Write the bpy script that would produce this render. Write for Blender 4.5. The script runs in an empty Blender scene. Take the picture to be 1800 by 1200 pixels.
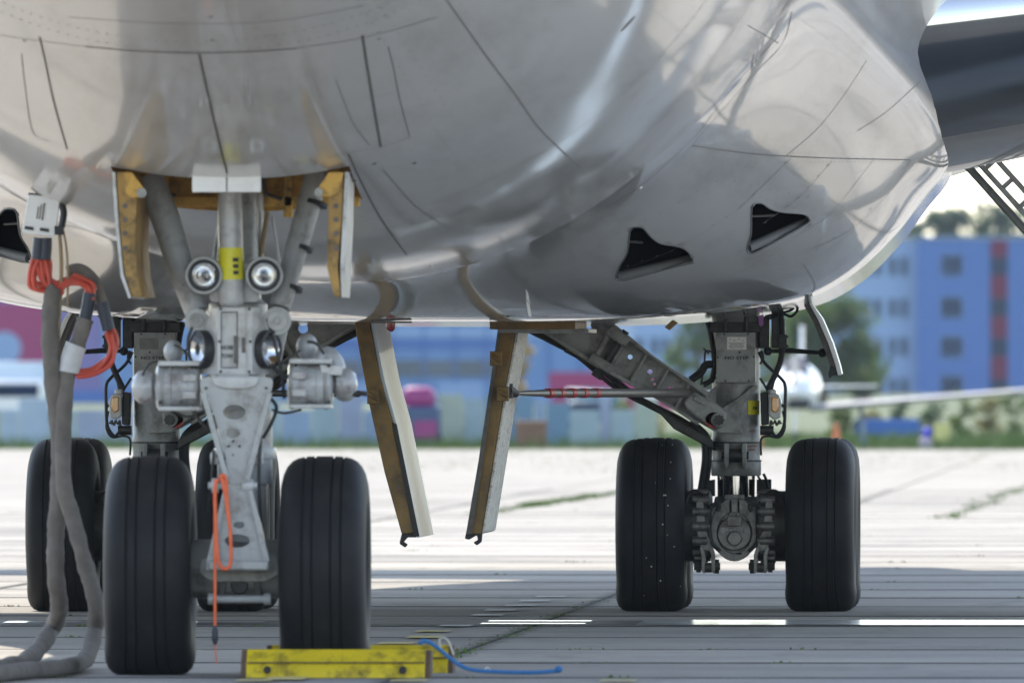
import bpy, bmesh, math, random
import numpy as np
from mathutils import Vector, Matrix, Euler
from mathutils.bvhtree import BVHTree
from mathutils.geometry import tessellate_polygon

# ------------------------------------------------------------------ camera, world, sun, exposure
scene = bpy.context.scene
col = scene.collection
R = math.radians
TH = R(2.246)                       # the lens looks this much across the aircraft's axis
CAM = Vector((5.41, -98.86, 1.70))
F = 31000.0                         # focal length in photograph pixels (1800 wide)

cd = bpy.data.cameras.new('camera')
cam = bpy.data.objects.new('camera', cd)
col.objects.link(cam)
cam.location = CAM
cam.rotation_euler = (R(90) + math.atan(53 / F), 0, TH)
cd.sensor_width = 36
cd.lens = 36 * F / 1800
cd.clip_start = 1
cd.clip_end = 6000
cd.dof.use_dof = True
cd.dof.focus_distance = 119
cd.dof.aperture_fstop = 7.2
scene.camera = cam

SUN = Vector((-0.36, 0.80, 1.0)).normalized()
world = bpy.data.worlds.new('World')
scene.world = world
world.use_nodes = True
wn = world.node_tree
for n in list(wn.nodes):
    wn.nodes.remove(n)
sky = wn.nodes.new('ShaderNodeTexSky')
sky.sky_type = 'NISHITA'
sky.sun_disc = False
sky.sun_elevation = math.asin(SUN.z)
sky.sun_rotation = math.atan2(SUN.x, SUN.y)
sky.air_density = 1.0
sky.dust_density = 0.15
sky.ozone_density = 2.0
hs = wn.nodes.new('ShaderNodeHueSaturation')
hs.inputs['Saturation'].default_value = .72
bg = wn.nodes.new('ShaderNodeBackground')
bg.inputs['Strength'].default_value = 0.15
wo = wn.nodes.new('ShaderNodeOutputWorld')
wn.links.new(sky.outputs[0], hs.inputs['Color'])
wn.links.new(hs.outputs[0], bg.inputs[0])
wn.links.new(bg.outputs[0], wo.inputs[0])

sd = bpy.data.lights.new('sun', 'SUN')
sd.energy = 3.0
sd.angle = R(0.53)
sd.color = (1.0, 0.91, 0.78)
sun = bpy.data.objects.new('sun', sd)
col.objects.link(sun)
sun.rotation_euler = (-SUN).to_track_quat('-Z', 'Y').to_euler()
sun.location = (-20, 40, 60)

scene.view_settings.view_transform = 'Standard'
scene.view_settings.look = 'None'
scene.view_settings.gamma = 1
scene.view_settings.exposure = 1.38
scene.cycles.use_denoising = True
scene.cycles.max_bounces = 8
scene.cycles.diffuse_bounces = 4
scene.cycles.glossy_bounces = 4
scene.cycles.transparent_max_bounces = 8
scene.cycles.sample_clamp_indirect = 8

rng = random.Random(7)

# ------------------------------------------------------------------ measuring helper
def at(px, py, Y):
    """point of the vertical plane y = Y that lies on the photograph's ray px, py"""
    u = (px - 900) / F
    d = (Y - CAM.y) / (math.cos(TH) + math.sin(TH) * u)
    xc = u * d
    return Vector((CAM.x + xc * math.cos(TH) - d * math.sin(TH), Y, CAM.z + (653 - py) * d / F))

def sc(Y):
    return (Y - CAM.y) / F

def ground_at(px, py, z=0.0):
    d = (CAM.z - z) * F / (py - 653)
    xc = (px - 900) * d / F
    return Vector((CAM.x + xc * math.cos(TH) - d * math.sin(TH),
                   CAM.y + xc * math.sin(TH) + d * math.cos(TH), z))

# ------------------------------------------------------------------ materials
def mat(name, c, rough=0.5, metal=0.0, vary=0.0, scale=6.0, bump=0.0, bscale=40.0, dirt=None,
        dirt_amt=0.0, dirt_scale=3.0, coat=0.0, crough=.04, stretch=(1, 1, 1), rnd=0.0, spec=None, emit=None):
    m = bpy.data.materials.new(name)
    m.use_nodes = True
    nt = m.node_tree
    b = nt.nodes['Principled BSDF']
    b.inputs['Base Color'].default_value = (*c, 1)
    b.inputs['Roughness'].default_value = rough
    b.inputs['Metallic'].default_value = metal
    if coat:
        b.inputs['Coat Weight'].default_value = coat
        b.inputs['Coat Roughness'].default_value = crough
    if spec is not None:
        b.inputs['Specular IOR Level'].default_value = spec
    N = nt.nodes.new
    L = nt.links.new
    tc = N('ShaderNodeTexCoord')
    mp = N('ShaderNodeMapping')
    mp.inputs['Scale'].default_value = stretch
    L(tc.outputs['Object'], mp.inputs[0])
    colour = None
    if vary or dirt or rnd:
        base = N('ShaderNodeRGB')
        base.outputs[0].default_value = (*c, 1)
        colour = base.outputs[0]
    if vary:
        no = N('ShaderNodeTexNoise')
        no.inputs['Scale'].default_value = scale
        no.inputs['Detail'].default_value = 6
        L(mp.outputs[0], no.inputs['Vector'])
        mr = N('ShaderNodeMapRange')
        mr.inputs[1].default_value = 0.25
        mr.inputs[2].default_value = 0.75
        mr.inputs[3].default_value = 1 - vary
        mr.inputs[4].default_value = 1 + vary
        L(no.outputs[0], mr.inputs[0])
        mx = N('ShaderNodeMix'); mx.data_type = 'RGBA'; mx.blend_type = 'MULTIPLY'
        mx.inputs[0].default_value = 1
        L(colour, mx.inputs[6]); L(mr.outputs[0], mx.inputs[7])
        colour = mx.outputs[2]
    if dirt:
        no = N('ShaderNodeTexNoise')
        no.inputs['Scale'].default_value = dirt_scale
        no.inputs['Detail'].default_value = 8
        no.inputs['Roughness'].default_value = 0.65
        L(mp.outputs[0], no.inputs['Vector'])
        mr = N('ShaderNodeMapRange')
        mr.inputs[1].default_value = 0.48
        mr.inputs[2].default_value = 0.72
        mr.inputs[3].default_value = 0
        mr.inputs[4].default_value = dirt_amt
        L(no.outputs[0], mr.inputs[0])
        mx = N('ShaderNodeMix'); mx.data_type = 'RGBA'
        L(mr.outputs[0], mx.inputs[0])
        L(colour, mx.inputs[6]); mx.inputs[7].default_value = (*dirt, 1)
        colour = mx.outputs[2]
    if rnd:
        oi = N('ShaderNodeObjectInfo')
        mr = N('ShaderNodeMapRange')
        mr.inputs[3].default_value = 1 - rnd
        mr.inputs[4].default_value = 1 + rnd
        L(oi.outputs['Random'], mr.inputs[0])
        mx = N('ShaderNodeMix'); mx.data_type = 'RGBA'; mx.blend_type = 'MULTIPLY'
        mx.inputs[0].default_value = 1
        L(colour, mx.inputs[6]); L(mr.outputs[0], mx.inputs[7])
        colour = mx.outputs[2]
    if colour is not None:
        L(colour, b.inputs['Base Color'])
    if bump:
        no = N('ShaderNodeTexNoise')
        no.inputs['Scale'].default_value = bscale
        no.inputs['Detail'].default_value = 5
        L(mp.outputs[0], no.inputs['Vector'])
        bp = N('ShaderNodeBump')
        bp.inputs['Strength'].default_value = bump
        bp.inputs['Distance'].default_value = 0.01
        L(no.outputs[0], bp.inputs['Height'])
        L(bp.outputs[0], b.inputs['Normal'])
    if emit:
        b.inputs['Emission Color'].default_value = (*emit[0], 1)
        b.inputs['Emission Strength'].default_value = emit[1]
    return m

M = {}
M['paint'] = mat('aircraft_paint', (.50, .487, .465), rough=.34, coat=.75, crough=.075, vary=.08, scale=1.6, dirt=(.25, .22, .16),
                 dirt_amt=.5, dirt_scale=2.2, stretch=(1, .22, 1), bump=.09, bscale=2.6)
M['fairpaint'] = mat('fairing_paint', (.54, .527, .508), rough=.30, coat=.9, crough=.045, vary=.08, scale=1.8, dirt=(.24, .21, .17),
                 dirt_amt=.55, dirt_scale=2.6, stretch=(1, .16, 1), bump=.085, bscale=13.0)
M['panel'] = mat('panel_paint', (.60, .59, .57), rough=.3, coat=.5, vary=.05, dirt=(.35, .3, .22), dirt_amt=.3)
M['white'] = mat('white_paint', (.78, .78, .77), rough=.35, vary=.05, dirt=(.4, .36, .3), dirt_amt=.25, dirt_scale=9)
M['doorwhite'] = mat('grimy_door_paint', (.46, .46, .46), rough=.35, coat=.4, vary=.2, scale=7, dirt=(.10, .09, .08), dirt_amt=.9, dirt_scale=6)
M['rivet'] = mat('rivet_head', (.25, .24, .23), rough=.5)
M['seam'] = mat('seam_sealant', (.12, .11, .10), rough=.8, vary=.3, scale=20)
M['seam_soft'] = mat('panel_gap_grey', (.20, .192, .182), rough=.7, vary=.2, scale=20)
M['gear'] = mat('gear_grey_paint', (.37, .38, .38), rough=.36, vary=.12, scale=9, dirt=(.10, .085, .07), dirt_amt=.8,
                dirt_scale=9, bump=.06, bscale=60, coat=.15)
M['gear2'] = mat('gear_grey_worn_shaded', (.29, .29, .275), rough=.42, vary=.16, scale=9, dirt=(.04, .034, .028), dirt_amt=.85,
                 dirt_scale=7, bump=.1, bscale=50)  # worn, dirty grey; base also lowered to hold the shade under the belly
M['gearpale'] = mat('gear_pale_paint', (.46, .467, .465), rough=.35, vary=.09, scale=8, dirt=(.15, .125, .10), dirt_amt=.7,
                    dirt_scale=9, coat=.2)
M['drum'] = mat('actuator_grey', (.38, .385, .385), rough=.28, vary=.14, scale=12, dirt=(.13, .09, .075), dirt_amt=.85, dirt_scale=10, coat=.3)
M['black'] = mat('black_rubber', (.018, .018, .02), rough=.55, vary=.3, scale=20)
M['dark'] = mat('greasy_dark_metal', (.05, .048, .045), rough=.5, metal=.4, vary=.4, scale=18, bump=.2, bscale=70)
M['brake'] = mat('brake_metal', (.17, .165, .155), rough=.45, metal=.5, vary=.3, scale=25, dirt=(.03, .027, .025), dirt_amt=.8, dirt_scale=12, bump=.2, bscale=60)
M['tyre'] = mat('tyre_rubber', (.013, .013, .0145), rough=.62, vary=.25, scale=5, dirt=(.034, .032, .028), dirt_amt=.6, dirt_scale=3.5,
                bump=.12, bscale=70, spec=.22)
M['groove'] = mat('tyre_groove', (.008, .008, .009), rough=.9)
M['chrome'] = mat('polished_steel', (.62, .62, .62), rough=.12, metal=1)
M['alu'] = mat('bare_aluminium', (.45, .45, .46), rough=.3, metal=.9, vary=.1, scale=30)
M['yellowprimer'] = mat('ochre_primer', (.60, .345, .065), rough=.6, vary=.2, scale=7, dirt=(.035, .028, .02), dirt_amt=1.0, dirt_scale=7,
                        bump=.1, bscale=40)
M['doorprimer'] = mat('ochre_door_primer', (.34, .20, .05), rough=.6, vary=.3, scale=8, dirt=(.025, .02, .015), dirt_amt=1.0, dirt_scale=9, bump=.15, bscale=40)
M['brownprimer'] = mat('brown_primer', (.20, .115, .03), rough=.55, vary=.25, scale=6, dirt=(.03, .025, .018), dirt_amt=.8, dirt_scale=5)
M['label_yellow'] = mat('yellow_label', (.72, .66, .03), rough=.45, vary=.08, scale=30)
M['label_white'] = mat('white_label', (.74, .72, .66), rough=.5, vary=.06, scale=30)
M['ink'] = mat('black_lettering', (.02, .02, .02), rough=.7)
M['ink_red'] = mat('red_lettering', (.22, .04, .03), rough=.7)
M['red'] = mat('red_band', (.42, .015, .02), rough=.45)
M['lampglass_amber'] = mat('amber_lens', (.55, .22, .01), rough=.12, coat=.8)
M['beacon'] = mat('red_beacon_lens', (.20, .008, .015), rough=.1, coat=.8)
M['chock'] = mat('chock_yellow', (.62, .46, .012), rough=.5, vary=.1, scale=5, dirt=(.04, .03, .015), dirt_amt=.9, dirt_scale=9, bump=.15, bscale=30)
M['chock_end'] = mat('chock_bare_edge', (.10, .06, .035), rough=.8, vary=.3, scale=15)
M['rope'] = mat('blue_rope', (.03, .14, .34), rough=.75, vary=.2, scale=40, bump=.4, bscale=80)
M['ropewhite'] = mat('white_string', (.6, .58, .5), rough=.8)
M['orange'] = mat('orange_strap', (.75, .14, .045), rough=.6, vary=.15, scale=20)
M['wire'] = mat('red_orange_wire', (.50, .06, .03), rough=.4, vary=.25, scale=9)
M['sleeve'] = mat('grey_cable_sleeve', (.15, .135, .12), rough=.95, vary=.25, scale=9, bump=.9, bscale=28, dirt=(.07, .065, .06), dirt_amt=.5, dirt_scale=5)
M['sleeve_dark'] = mat('navy_rubber_boot', (.02, .025, .04), rough=.45)
M['tan'] = mat('tan_cord', (.30, .22, .12), rough=.85)
M['tape'] = mat('pale_grey_tape', (.52, .53, .54), rough=.5, vary=.1, scale=20)
M['wingdark'] = mat('wing_leading_edge_metal', (.12, .135, .155), rough=.16, metal=.85, vary=.12, scale=1.2, stretch=(.4, 2, 1))
M['wingedge'] = mat('polished_wing_nose', (.62, .63, .65), rough=.18, metal=.9)
M['wingunder'] = mat('wing_underside_paint', (.22, .205, .185), rough=.35, coat=.4, vary=.1, scale=1.2)
M['interior'] = mat('bay_dark_interior', (.012, .012, .014), rough=.8)
M['lip'] = mat('inlet_lip_grey', (.14, .14, .14), rough=.6)

def glassy():
    m = bpy.data.materials.new('lamp_glass')
    m.use_nodes = True
    b = m.node_tree.nodes['Principled BSDF']
    b.inputs['Base Color'].default_value = (.95, .96, .98, 1)
    b.inputs['Roughness'].default_value = .03
    b.inputs['Transmission Weight'].default_value = 1
    b.inputs['IOR'].default_value = 1.35
    return m
M['glass'] = glassy()

# ------------------------------------------------------------------ mesh builder
def frame(axis):
    a = Vector(axis).normalized()
    t = Vector((0, 0, 1)) if abs(a.z) < .9 else Vector((0, 1, 0))
    u = t.cross(a).normalized()
    return u, a.cross(u), a

def spline(pts, k=6):
    P = [Vector(p) for p in pts]
    out = []
    for i in range(len(P) - 1):
        p0 = P[max(i - 1, 0)]; p1 = P[i]; p2 = P[i + 1]; p3 = P[min(i + 2, len(P) - 1)]
        for j in range(k):
            t = j / k
            out.append(.5 * ((2 * p1) + (p2 - p0) * t + (2 * p0 - 5 * p1 + 4 * p2 - p3) * t * t + (3 * p1 - p0 - 3 * p2 + p3) * t ** 3))
    out.append(P[-1])
    return out

class MB:
    def __init__(s):
        s.v = []; s.f = []; s.m = []
    def add(s, vs, fs, m=0):
        o = len(s.v)
        s.v += [tuple(x) for x in vs]
        s.f += [tuple(i + o for i in f) for f in fs]
        s.m += [m] * len(fs)
        return s
    def box(s, c, size, rot=None, m=0):
        c = Vector(c); h = Vector(size) / 2
        if rot is None: Q = Matrix.Identity(3)
        elif isinstance(rot, Matrix): Q = rot
        else: Q = Euler(rot).to_matrix()
        vs = [c + Q @ Vector((x * h.x, y * h.y, z * h.z)) for x in (-1, 1) for y in (-1, 1) for z in (-1, 1)]
        return s.add(vs, [(0, 1, 3, 2), (4, 6, 7, 5), (0, 4, 5, 1), (2, 3, 7, 6), (0, 2, 6, 4), (1, 5, 7, 3)], m)
    def lathe(s, prof, o, axis, n=24, m=0, caps=True):
        o = Vector(o); u, w, a = frame(axis)
        vs = []
        for r, h in prof:
            for k in range(n):
                t = 2 * math.pi * k / n
                vs.append(o + a * h + (u * math.cos(t) + w * math.sin(t)) * r)
        fs = []
        for i in range(len(prof) - 1):
            for k in range(n):
                k2 = (k + 1) % n
                fs.append((i * n + k, i * n + k2, (i + 1) * n + k2, (i + 1) * n + k))
        if caps:
            if prof[0][0] > 1e-6: fs.append(tuple(range(n))[::-1])
            if prof[-1][0] > 1e-6: fs.append(tuple((len(prof) - 1) * n + k for k in range(n)))
        return s.add(vs, fs, m)
    def cyl(s, p0, p1, r0, r1=None, n=20, m=0):
        p0 = Vector(p0); p1 = Vector(p1)
        return s.lathe([(r0, 0), (r0 if r1 is None else r1, (p1 - p0).length)], p0, p1 - p0, n, m)
    def tube(s, pts, r, n=8, m=0):
        P = [Vector(p) for p in pts]
        rr = r if isinstance(r, (list, tuple)) else [r] * len(P)
        tg = [(P[min(i + 1, len(P) - 1)] - P[max(i - 1, 0)]).normalized() for i in range(len(P))]
        u, w, _ = frame(tg[0])
        vs = []
        for i, p in enumerate(P):
            t = tg[i]
            u = (u - t * u.dot(t)).normalized()
            w = t.cross(u)
            for k in range(n):
                a = 2 * math.pi * k / n
                vs.append(p + (u * math.cos(a) + w * math.sin(a)) * rr[i])
        fs = [(i * n + k, i * n + (k + 1) % n, (i + 1) * n + (k + 1) % n, (i + 1) * n + k) for i in range(len(P) - 1) for k in range(n)]
        fs += [tuple(range(n))[::-1], tuple((len(P) - 1) * n + k for k in range(n))]
        return s.add(vs, fs, m)
    def prism(s, poly, d, m=0):
        """poly: 3D outline points; extruded by vector d"""
        P = [Vector(p) for p in poly]; d = Vector(d); n = len(P)
        vs = P + [p + d for p in P]
        fs = [tuple(range(n)), tuple(range(n, 2 * n))[::-1]] + [(i, i + n, (i + 1) % n + n, (i + 1) % n) for i in range(n)]
        return s.add(vs, fs, m)
    def plate(s, outer, holes, d, m=0):
        """outline with holes, extruded by vector d"""
        rings = [[Vector(p) for p in outer]] + [[Vector(p) for p in h] for h in holes]
        flat = [p for r in rings for p in r]
        n = len(flat); d = Vector(d)
        tri = tessellate_polygon(rings)
        vs = flat + [p + d for p in flat]
        fs = [tuple(t) for t in tri] + [tuple(i + n for i in t[::-1]) for t in tri]
        o = 0
        for r in rings:
            k = len(r)
            fs += [(o + i, o + (i + 1) % k, o + (i + 1) % k + n, o + i + n) for i in range(k)]
            o += k
        return s.add(vs, fs, m)
    def sphere(s, c, r, sq=(1, 1, 1), n=20, k=12, m=0):
        c = Vector(c)
        vs = []; fs = []
        for i in range(k + 1):
            a = math.pi * i / k
            for j in range(n):
                b = 2 * math.pi * j / n
                vs.append(c + Vector((r * sq[0] * math.sin(a) * math.cos(b), r * sq[1] * math.sin(a) * math.sin(b), r * sq[2] * math.cos(a))))
        for i in range(k):
            for j in range(n):
                fs.append((i * n + j, (i + 1) * n + j, (i + 1) * n + (j + 1) % n, i * n + (j + 1) % n))
        return s.add(vs, fs, m)
    def build(s, name, mats, parent=None, bevel=0.0, smooth=38, loc=None, merge=True, seg=2):
        if not isinstance(mats, (list, tuple)): mats = [mats]
        me = bpy.data.meshes.new(name)
        v = s.v if loc is None else [tuple(Vector(p) - Vector(loc)) for p in s.v]
        me.from_pydata(v, [], s.f)
        for mm in mats: me.materials.append(mm)
        me.polygons.foreach_set('material_index', s.m)
        bm = bmesh.new(); bm.from_mesh(me)
        if merge:
            bmesh.ops.remove_doubles(bm, verts=bm.verts, dist=1e-5)
            bmesh.ops.recalc_face_normals(bm, faces=bm.faces)
        bm.to_mesh(me); bm.free()
        if smooth:
            me.polygons.foreach_set('use_smooth', [True] * len(me.polygons))
            me.set_sharp_from_angle(angle=R(smooth))
        o = bpy.data.objects.new(name, me)
        col.objects.link(o)
        if parent is not None: o.parent = parent
        if loc is not None: o.location = loc
        if bevel:
            b = o.modifiers.new('edge', 'BEVEL')
            b.width = bevel; b.segments = seg; b.limit_method = 'ANGLE'; b.angle_limit = R(40)
        return o

def tag(o, label=None, cat=None, group=None, kind=None):
    if label: o['label'] = label
    if cat: o['category'] = cat
    if group: o['group'] = group
    if kind: o['kind'] = kind
    return o

def empty(name, loc=(0, 0, 0), parent=None):
    o = bpy.data.objects.new(name, None)
    col.objects.link(o)
    o.location = loc
    o.empty_display_size = .2
    if parent is not None: o.parent = parent
    return o

def copy_tree(o, parent=None):
    c = o.copy(); col.objects.link(c); c.parent = parent
    for ch in o.children: copy_tree(ch, c)
    return c

def text_mesh(txt, size, origin, mat_, parent, name='lettering', ux=(1, 0, 0), uz=(0, 0, 1), sx=1.0):
    cu = bpy.data.curves.new('lettering', 'FONT')
    cu.body = txt; cu.size = size; cu.align_x = 'CENTER'; cu.align_y = 'CENTER'; cu.extrude = .0006
    cu.offset = size * .02
    tmp = bpy.data.objects.new('tmp', cu); col.objects.link(tmp)
    me = bpy.data.meshes.new_from_object(tmp.evaluated_get(bpy.context.evaluated_depsgraph_get()))
    bpy.data.objects.remove(tmp); bpy.data.curves.remove(cu)
    ux = Vector(ux) * sx; uz = Vector(uz); n = ux.cross(uz).normalized()
    for v in me.vertices:
        p = v.co.copy()
        v.co = Vector(origin) + ux * p.x + uz * p.y + n * p.z
    me.materials.clear(); me.materials.append(mat_)
    o = bpy.data.objects.new(name, me); col.objects.link(o); o.parent = parent
    return o

def cut(o, cutters):
    """boolean-subtract the cutters, keep only the resulting mesh"""
    for c in cutters:
        b = o.modifiers.new('cut', 'BOOLEAN'); b.operation = 'DIFFERENCE'; b.object = c; b.solver = 'EXACT'
        try: b.material_mode = 'TRANSFER'
        except Exception: pass
    bpy.context.view_layer.update()
    me = bpy.data.meshes.new_from_object(o.evaluated_get(bpy.context.evaluated_depsgraph_get()))
    o.modifiers.clear(); o.data = me
    for c in cutters:
        bpy.data.objects.remove(c)
    me.polygons.foreach_set('use_smooth', [True] * len(me.polygons))
    me.set_sharp_from_angle(angle=R(30))
    return o

def pchip(xs, ys, x):
    xs = np.array(xs, float); ys = np.array(ys, float); x = np.asarray(x, float)
    h = np.diff(xs); dl = np.diff(ys) / h
    m = np.zeros(len(xs)); m[0] = dl[0]; m[-1] = dl[-1]
    for i in range(1, len(xs) - 1):
        if dl[i - 1] * dl[i] > 0:
            w1 = 2 * h[i] + h[i - 1]; w2 = h[i] + 2 * h[i - 1]
            m[i] = (w1 + w2) / (w1 / dl[i - 1] + w2 / dl[i])
    i = np.clip(np.searchsorted(xs, x) - 1, 0, len(xs) - 2)
    t = (x - xs[i]) / h[i]
    return ((2 * t ** 3 - 3 * t ** 2 + 1) * ys[i] + (t ** 3 - 2 * t ** 2 + t) * h[i] * m[i]
            + (-2 * t ** 3 + 3 * t ** 2) * ys[i + 1] + (t ** 3 - t ** 2) * h[i] * m[i + 1])

# ------------------------------------------------------------------ ground
def concrete(name, joints=False):
    m = bpy.data.materials.new(name); m.use_nodes = True
    nt = m.node_tree; b = nt.nodes['Principled BSDF']; N = nt.nodes.new; L = nt.links.new
    tc = N('ShaderNodeTexCoord'); geo = N('ShaderNodeNewGeometry')
    def noise(s, d=6, st=(1, 1, 1), src=geo.outputs['Position'], ro=.6):
        mp = N('ShaderNodeMapping'); mp.inputs['Scale'].default_value = st
        L(src, mp.inputs[0])
        n = N('ShaderNodeTexNoise'); n.inputs['Scale'].default_value = s; n.inputs['Detail'].default_value = d
        n.inputs['Roughness'].default_value = ro
        L(mp.outputs[0], n.inputs['Vector']); return n.outputs[0]
    def ramp(v, a, b_, c, d):
        r = N('ShaderNodeMapRange'); L(v, r.inputs[0])
        for i, q in enumerate((a, b_, c, d)): r.inputs[i + 1].default_value = q
        return r.outputs[0]
    def mix(f, a, b_, mode='MIX'):
        x = N('ShaderNodeMix'); x.data_type = 'RGBA'; x.blend_type = mode
        if isinstance(f, (int, float)): x.inputs[0].default_value = f
        else: L(f, x.inputs[0])
        for i, q in ((6, a), (7, b_)):
            if isinstance(q, tuple): x.inputs[i].default_value = (*q, 1)
            else: L(q, x.inputs[i])
        return x.outputs[2]
    c = mix(ramp(noise(.35), .3, .7, 0, 1), (.37, .345, .30), (.235, .222, .205))
    c = mix(ramp(noise(9, 8), .3, .7, .84, 1.14), (0, 0, 0), c, 'MIX') if False else c
    g = N('ShaderNodeMix'); g.data_type = 'RGBA'; g.blend_type = 'MULTIPLY'; g.inputs[0].default_value = 1
    L(c, g.inputs[6]); L(ramp(noise(14, 8), .3, .7, .85, 1.13), g.inputs[7]); c = g.outputs[2]
    # wear: streaks of oil and rubber along the taxi direction
    c = mix(ramp(noise(.9, 7, (1.6, .25, 1)), .56, .74, 0, .55), c, (.13, .122, .115))
    c = mix(ramp(noise(3.5, 7), .60, .72, 0, .7), c, (.085, .08, .075))
    c = mix(ramp(noise(.22, 5, (1, .5, 1)), .55, .60, 0, .35), c, (.20, .19, .175))
    oi = N('ShaderNodeObjectInfo')
    g = N('ShaderNodeMix'); g.data_type = 'RGBA'; g.blend_type = 'MULTIPLY'; g.inputs[0].default_value = 1
    L(c, g.inputs[6]); L(ramp(oi.outputs['Random'], 0, 1, .86, 1.12), g.inputs[7]); c = g.outputs[2]
    if joints:   # far apron: the joint grid is too far off to build
        sp = N('ShaderNodeSeparateXYZ'); L(geo.outputs['Position'], sp.inputs[0])
        def line(v, period, off, half):
            a = N('ShaderNodeMath'); a.operation = 'SUBTRACT'; L(v, a.inputs[0]); a.inputs[1].default_value = off
            p = N('ShaderNodeMath'); p.operation = 'PINGPONG'; L(a.outputs[0], p.inputs[0]); p.inputs[1].default_value = period / 2
            return ramp(p.outputs[0], half * .6, half, .8, 0)
        c = mix(line(sp.outputs['Y'], 4.95, -.85, .16), c, (.08, .075, .065))
        c = mix(line(sp.outputs['X'], 4.95, .92, .05), c, (.08, .085, .05))
    else:
        sp = N('ShaderNodeSeparateXYZ'); L(tc.outputs['Object'], sp.inputs[0])
        ny = noise(2.2, 4)
        def edge(v, half):
            a = N('ShaderNodeMath'); a.operation = 'ABSOLUTE'; L(v, a.inputs[0])
            s_ = N('ShaderNodeMath'); s_.operation = 'MULTIPLY_ADD'; L(ny, s_.inputs[0]); s_.inputs[1].default_value = .30; L(a.outputs[0], s_.inputs[2])
            return ramp(s_.outputs[0], half + .06, half + .16, 0, .75)
        c = mix(edge(sp.outputs['Y'], 2.455), c, (.045, .043, .04))
        c = mix(edge(sp.outputs['X'], 2.455), c, (.055, .053, .045))
    L(c, b.inputs['Base Color'])
    b.inputs['Roughness'].default_value = .88
    b.inputs['Specular IOR Level'].default_value = .3
    bp = N('ShaderNodeBump'); bp.inputs['Strength'].default_value = .35; bp.inputs['Distance'].default_value = .012
    L(noise(22, 8), bp.inputs['Height']); L(bp.outputs[0], b.inputs['Normal'])
    return m
M['slab'] = concrete('apron_concrete')
M['apron_far'] = concrete('apron_concrete_far', True)
M['slabside'] = mat('joint_sealant_black', (.02, .019, .018), rough=.8, vary=.3)
M['grass'] = mat('verge_grass', (.05, .078, .016), rough=.9, vary=.4, scale=.3, dirt=(.09, .08, .035), dirt_amt=.8, dirt_scale=.09)
M['whitestrip'] = mat('glossy_white_strip', (.88, .88, .87), rough=.16, vary=.06, scale=3, dirt=(.3, .3, .3), dirt_amt=.5, dirt_scale=2.1)  # glossy white with grey blotches, for the strips across the slabs
M['paintblack'] = mat('black_marking_border', (.03, .03, .032), rough=.6, vary=.4, scale=2)
M['paintyellow'] = mat('faded_yellow_marking', (.60, .50, .20), rough=.6, vary=.15, scale=3, dirt=(.2, .19, .17), dirt_amt=.8, dirt_scale=2.5)

def sheet(name, x0, x1, y0, y1, z, m, parent=None, nx=1, ny=1):
    b = MB()
    vs = [(x0 + (x1 - x0) * i / nx, y0 + (y1 - y0) * j / ny, z) for j in range(ny + 1) for i in range(nx + 1)]
    fs = [(j * (nx + 1) + i, j * (nx + 1) + i + 1, (j + 1) * (nx + 1) + i + 1, (j + 1) * (nx + 1) + i) for j in range(ny) for i in range(nx)]
    b.add(vs, fs)
    return b.build(name, m, parent, smooth=0, merge=False)

field = sheet('grass_field', -900, 900, -300, 2600, -.10, M['grass']); tag(field, kind='structure')
apron = sheet('apron', -160, 160, -130, 288, -.016, M['apron_far']); tag(apron, kind='structure')

SX, SY = 4.95, 4.95
b = MB(); hx = SX / 2 - .011; hy = SY / 2 - .016; ch = .008
zt = lambda y: .0025 - .0035 * (y + hy) / (2 * hy)     # each slab sits a touch proud at its near edge
top = [(-hx + ch, -hy + ch, zt(-hy)), (hx - ch, -hy + ch, zt(-hy)), (hx - ch, hy - ch, zt(hy)), (-hx + ch, hy - ch, zt(hy))]
mid = [(-hx, -hy, zt(-hy) - .004), (hx, -hy, zt(-hy) - .004), (hx, hy, zt(hy) - .004), (-hx, hy, zt(hy) - .004)]
bot = [(x, y, -.012) for x, y, z in mid]
b.add(top + mid + bot, [(0, 1, 2, 3)])
b.f += [(4 + i, 4 + (i + 1) % 4, (i + 1) % 4, i) for i in range(4)]; b.m += [1] * 4
b.f += [(8 + i, 8 + (i + 1) % 4, 4 + (i + 1) % 4, 4 + i) for i in range(4)]; b.m += [1] * 4
slab_me = None
for i in range(-1, 3):
    for j in range(-2, 32):
        x = .92 + SX * (i - .5); y = -.85 + SY * (j + .5)
        if slab_me is None:
            s = b.build('concrete_slab', [M['slab'], M['slabside']], apron, smooth=0, merge=False); slab_me = s
        else:
            s = slab_me.copy(); col.objects.link(s)
        s.location = (x, y, rng.uniform(-.0012, .0012)); s.rotation_euler = (0, rng.uniform(-.0004, .0004), 0)
# ------------------------------------------------------------------ the aircraft's body
air = tag(empty('airliner'), 'large white and grey airliner parked with its landing gear down', 'airliner')

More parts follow.
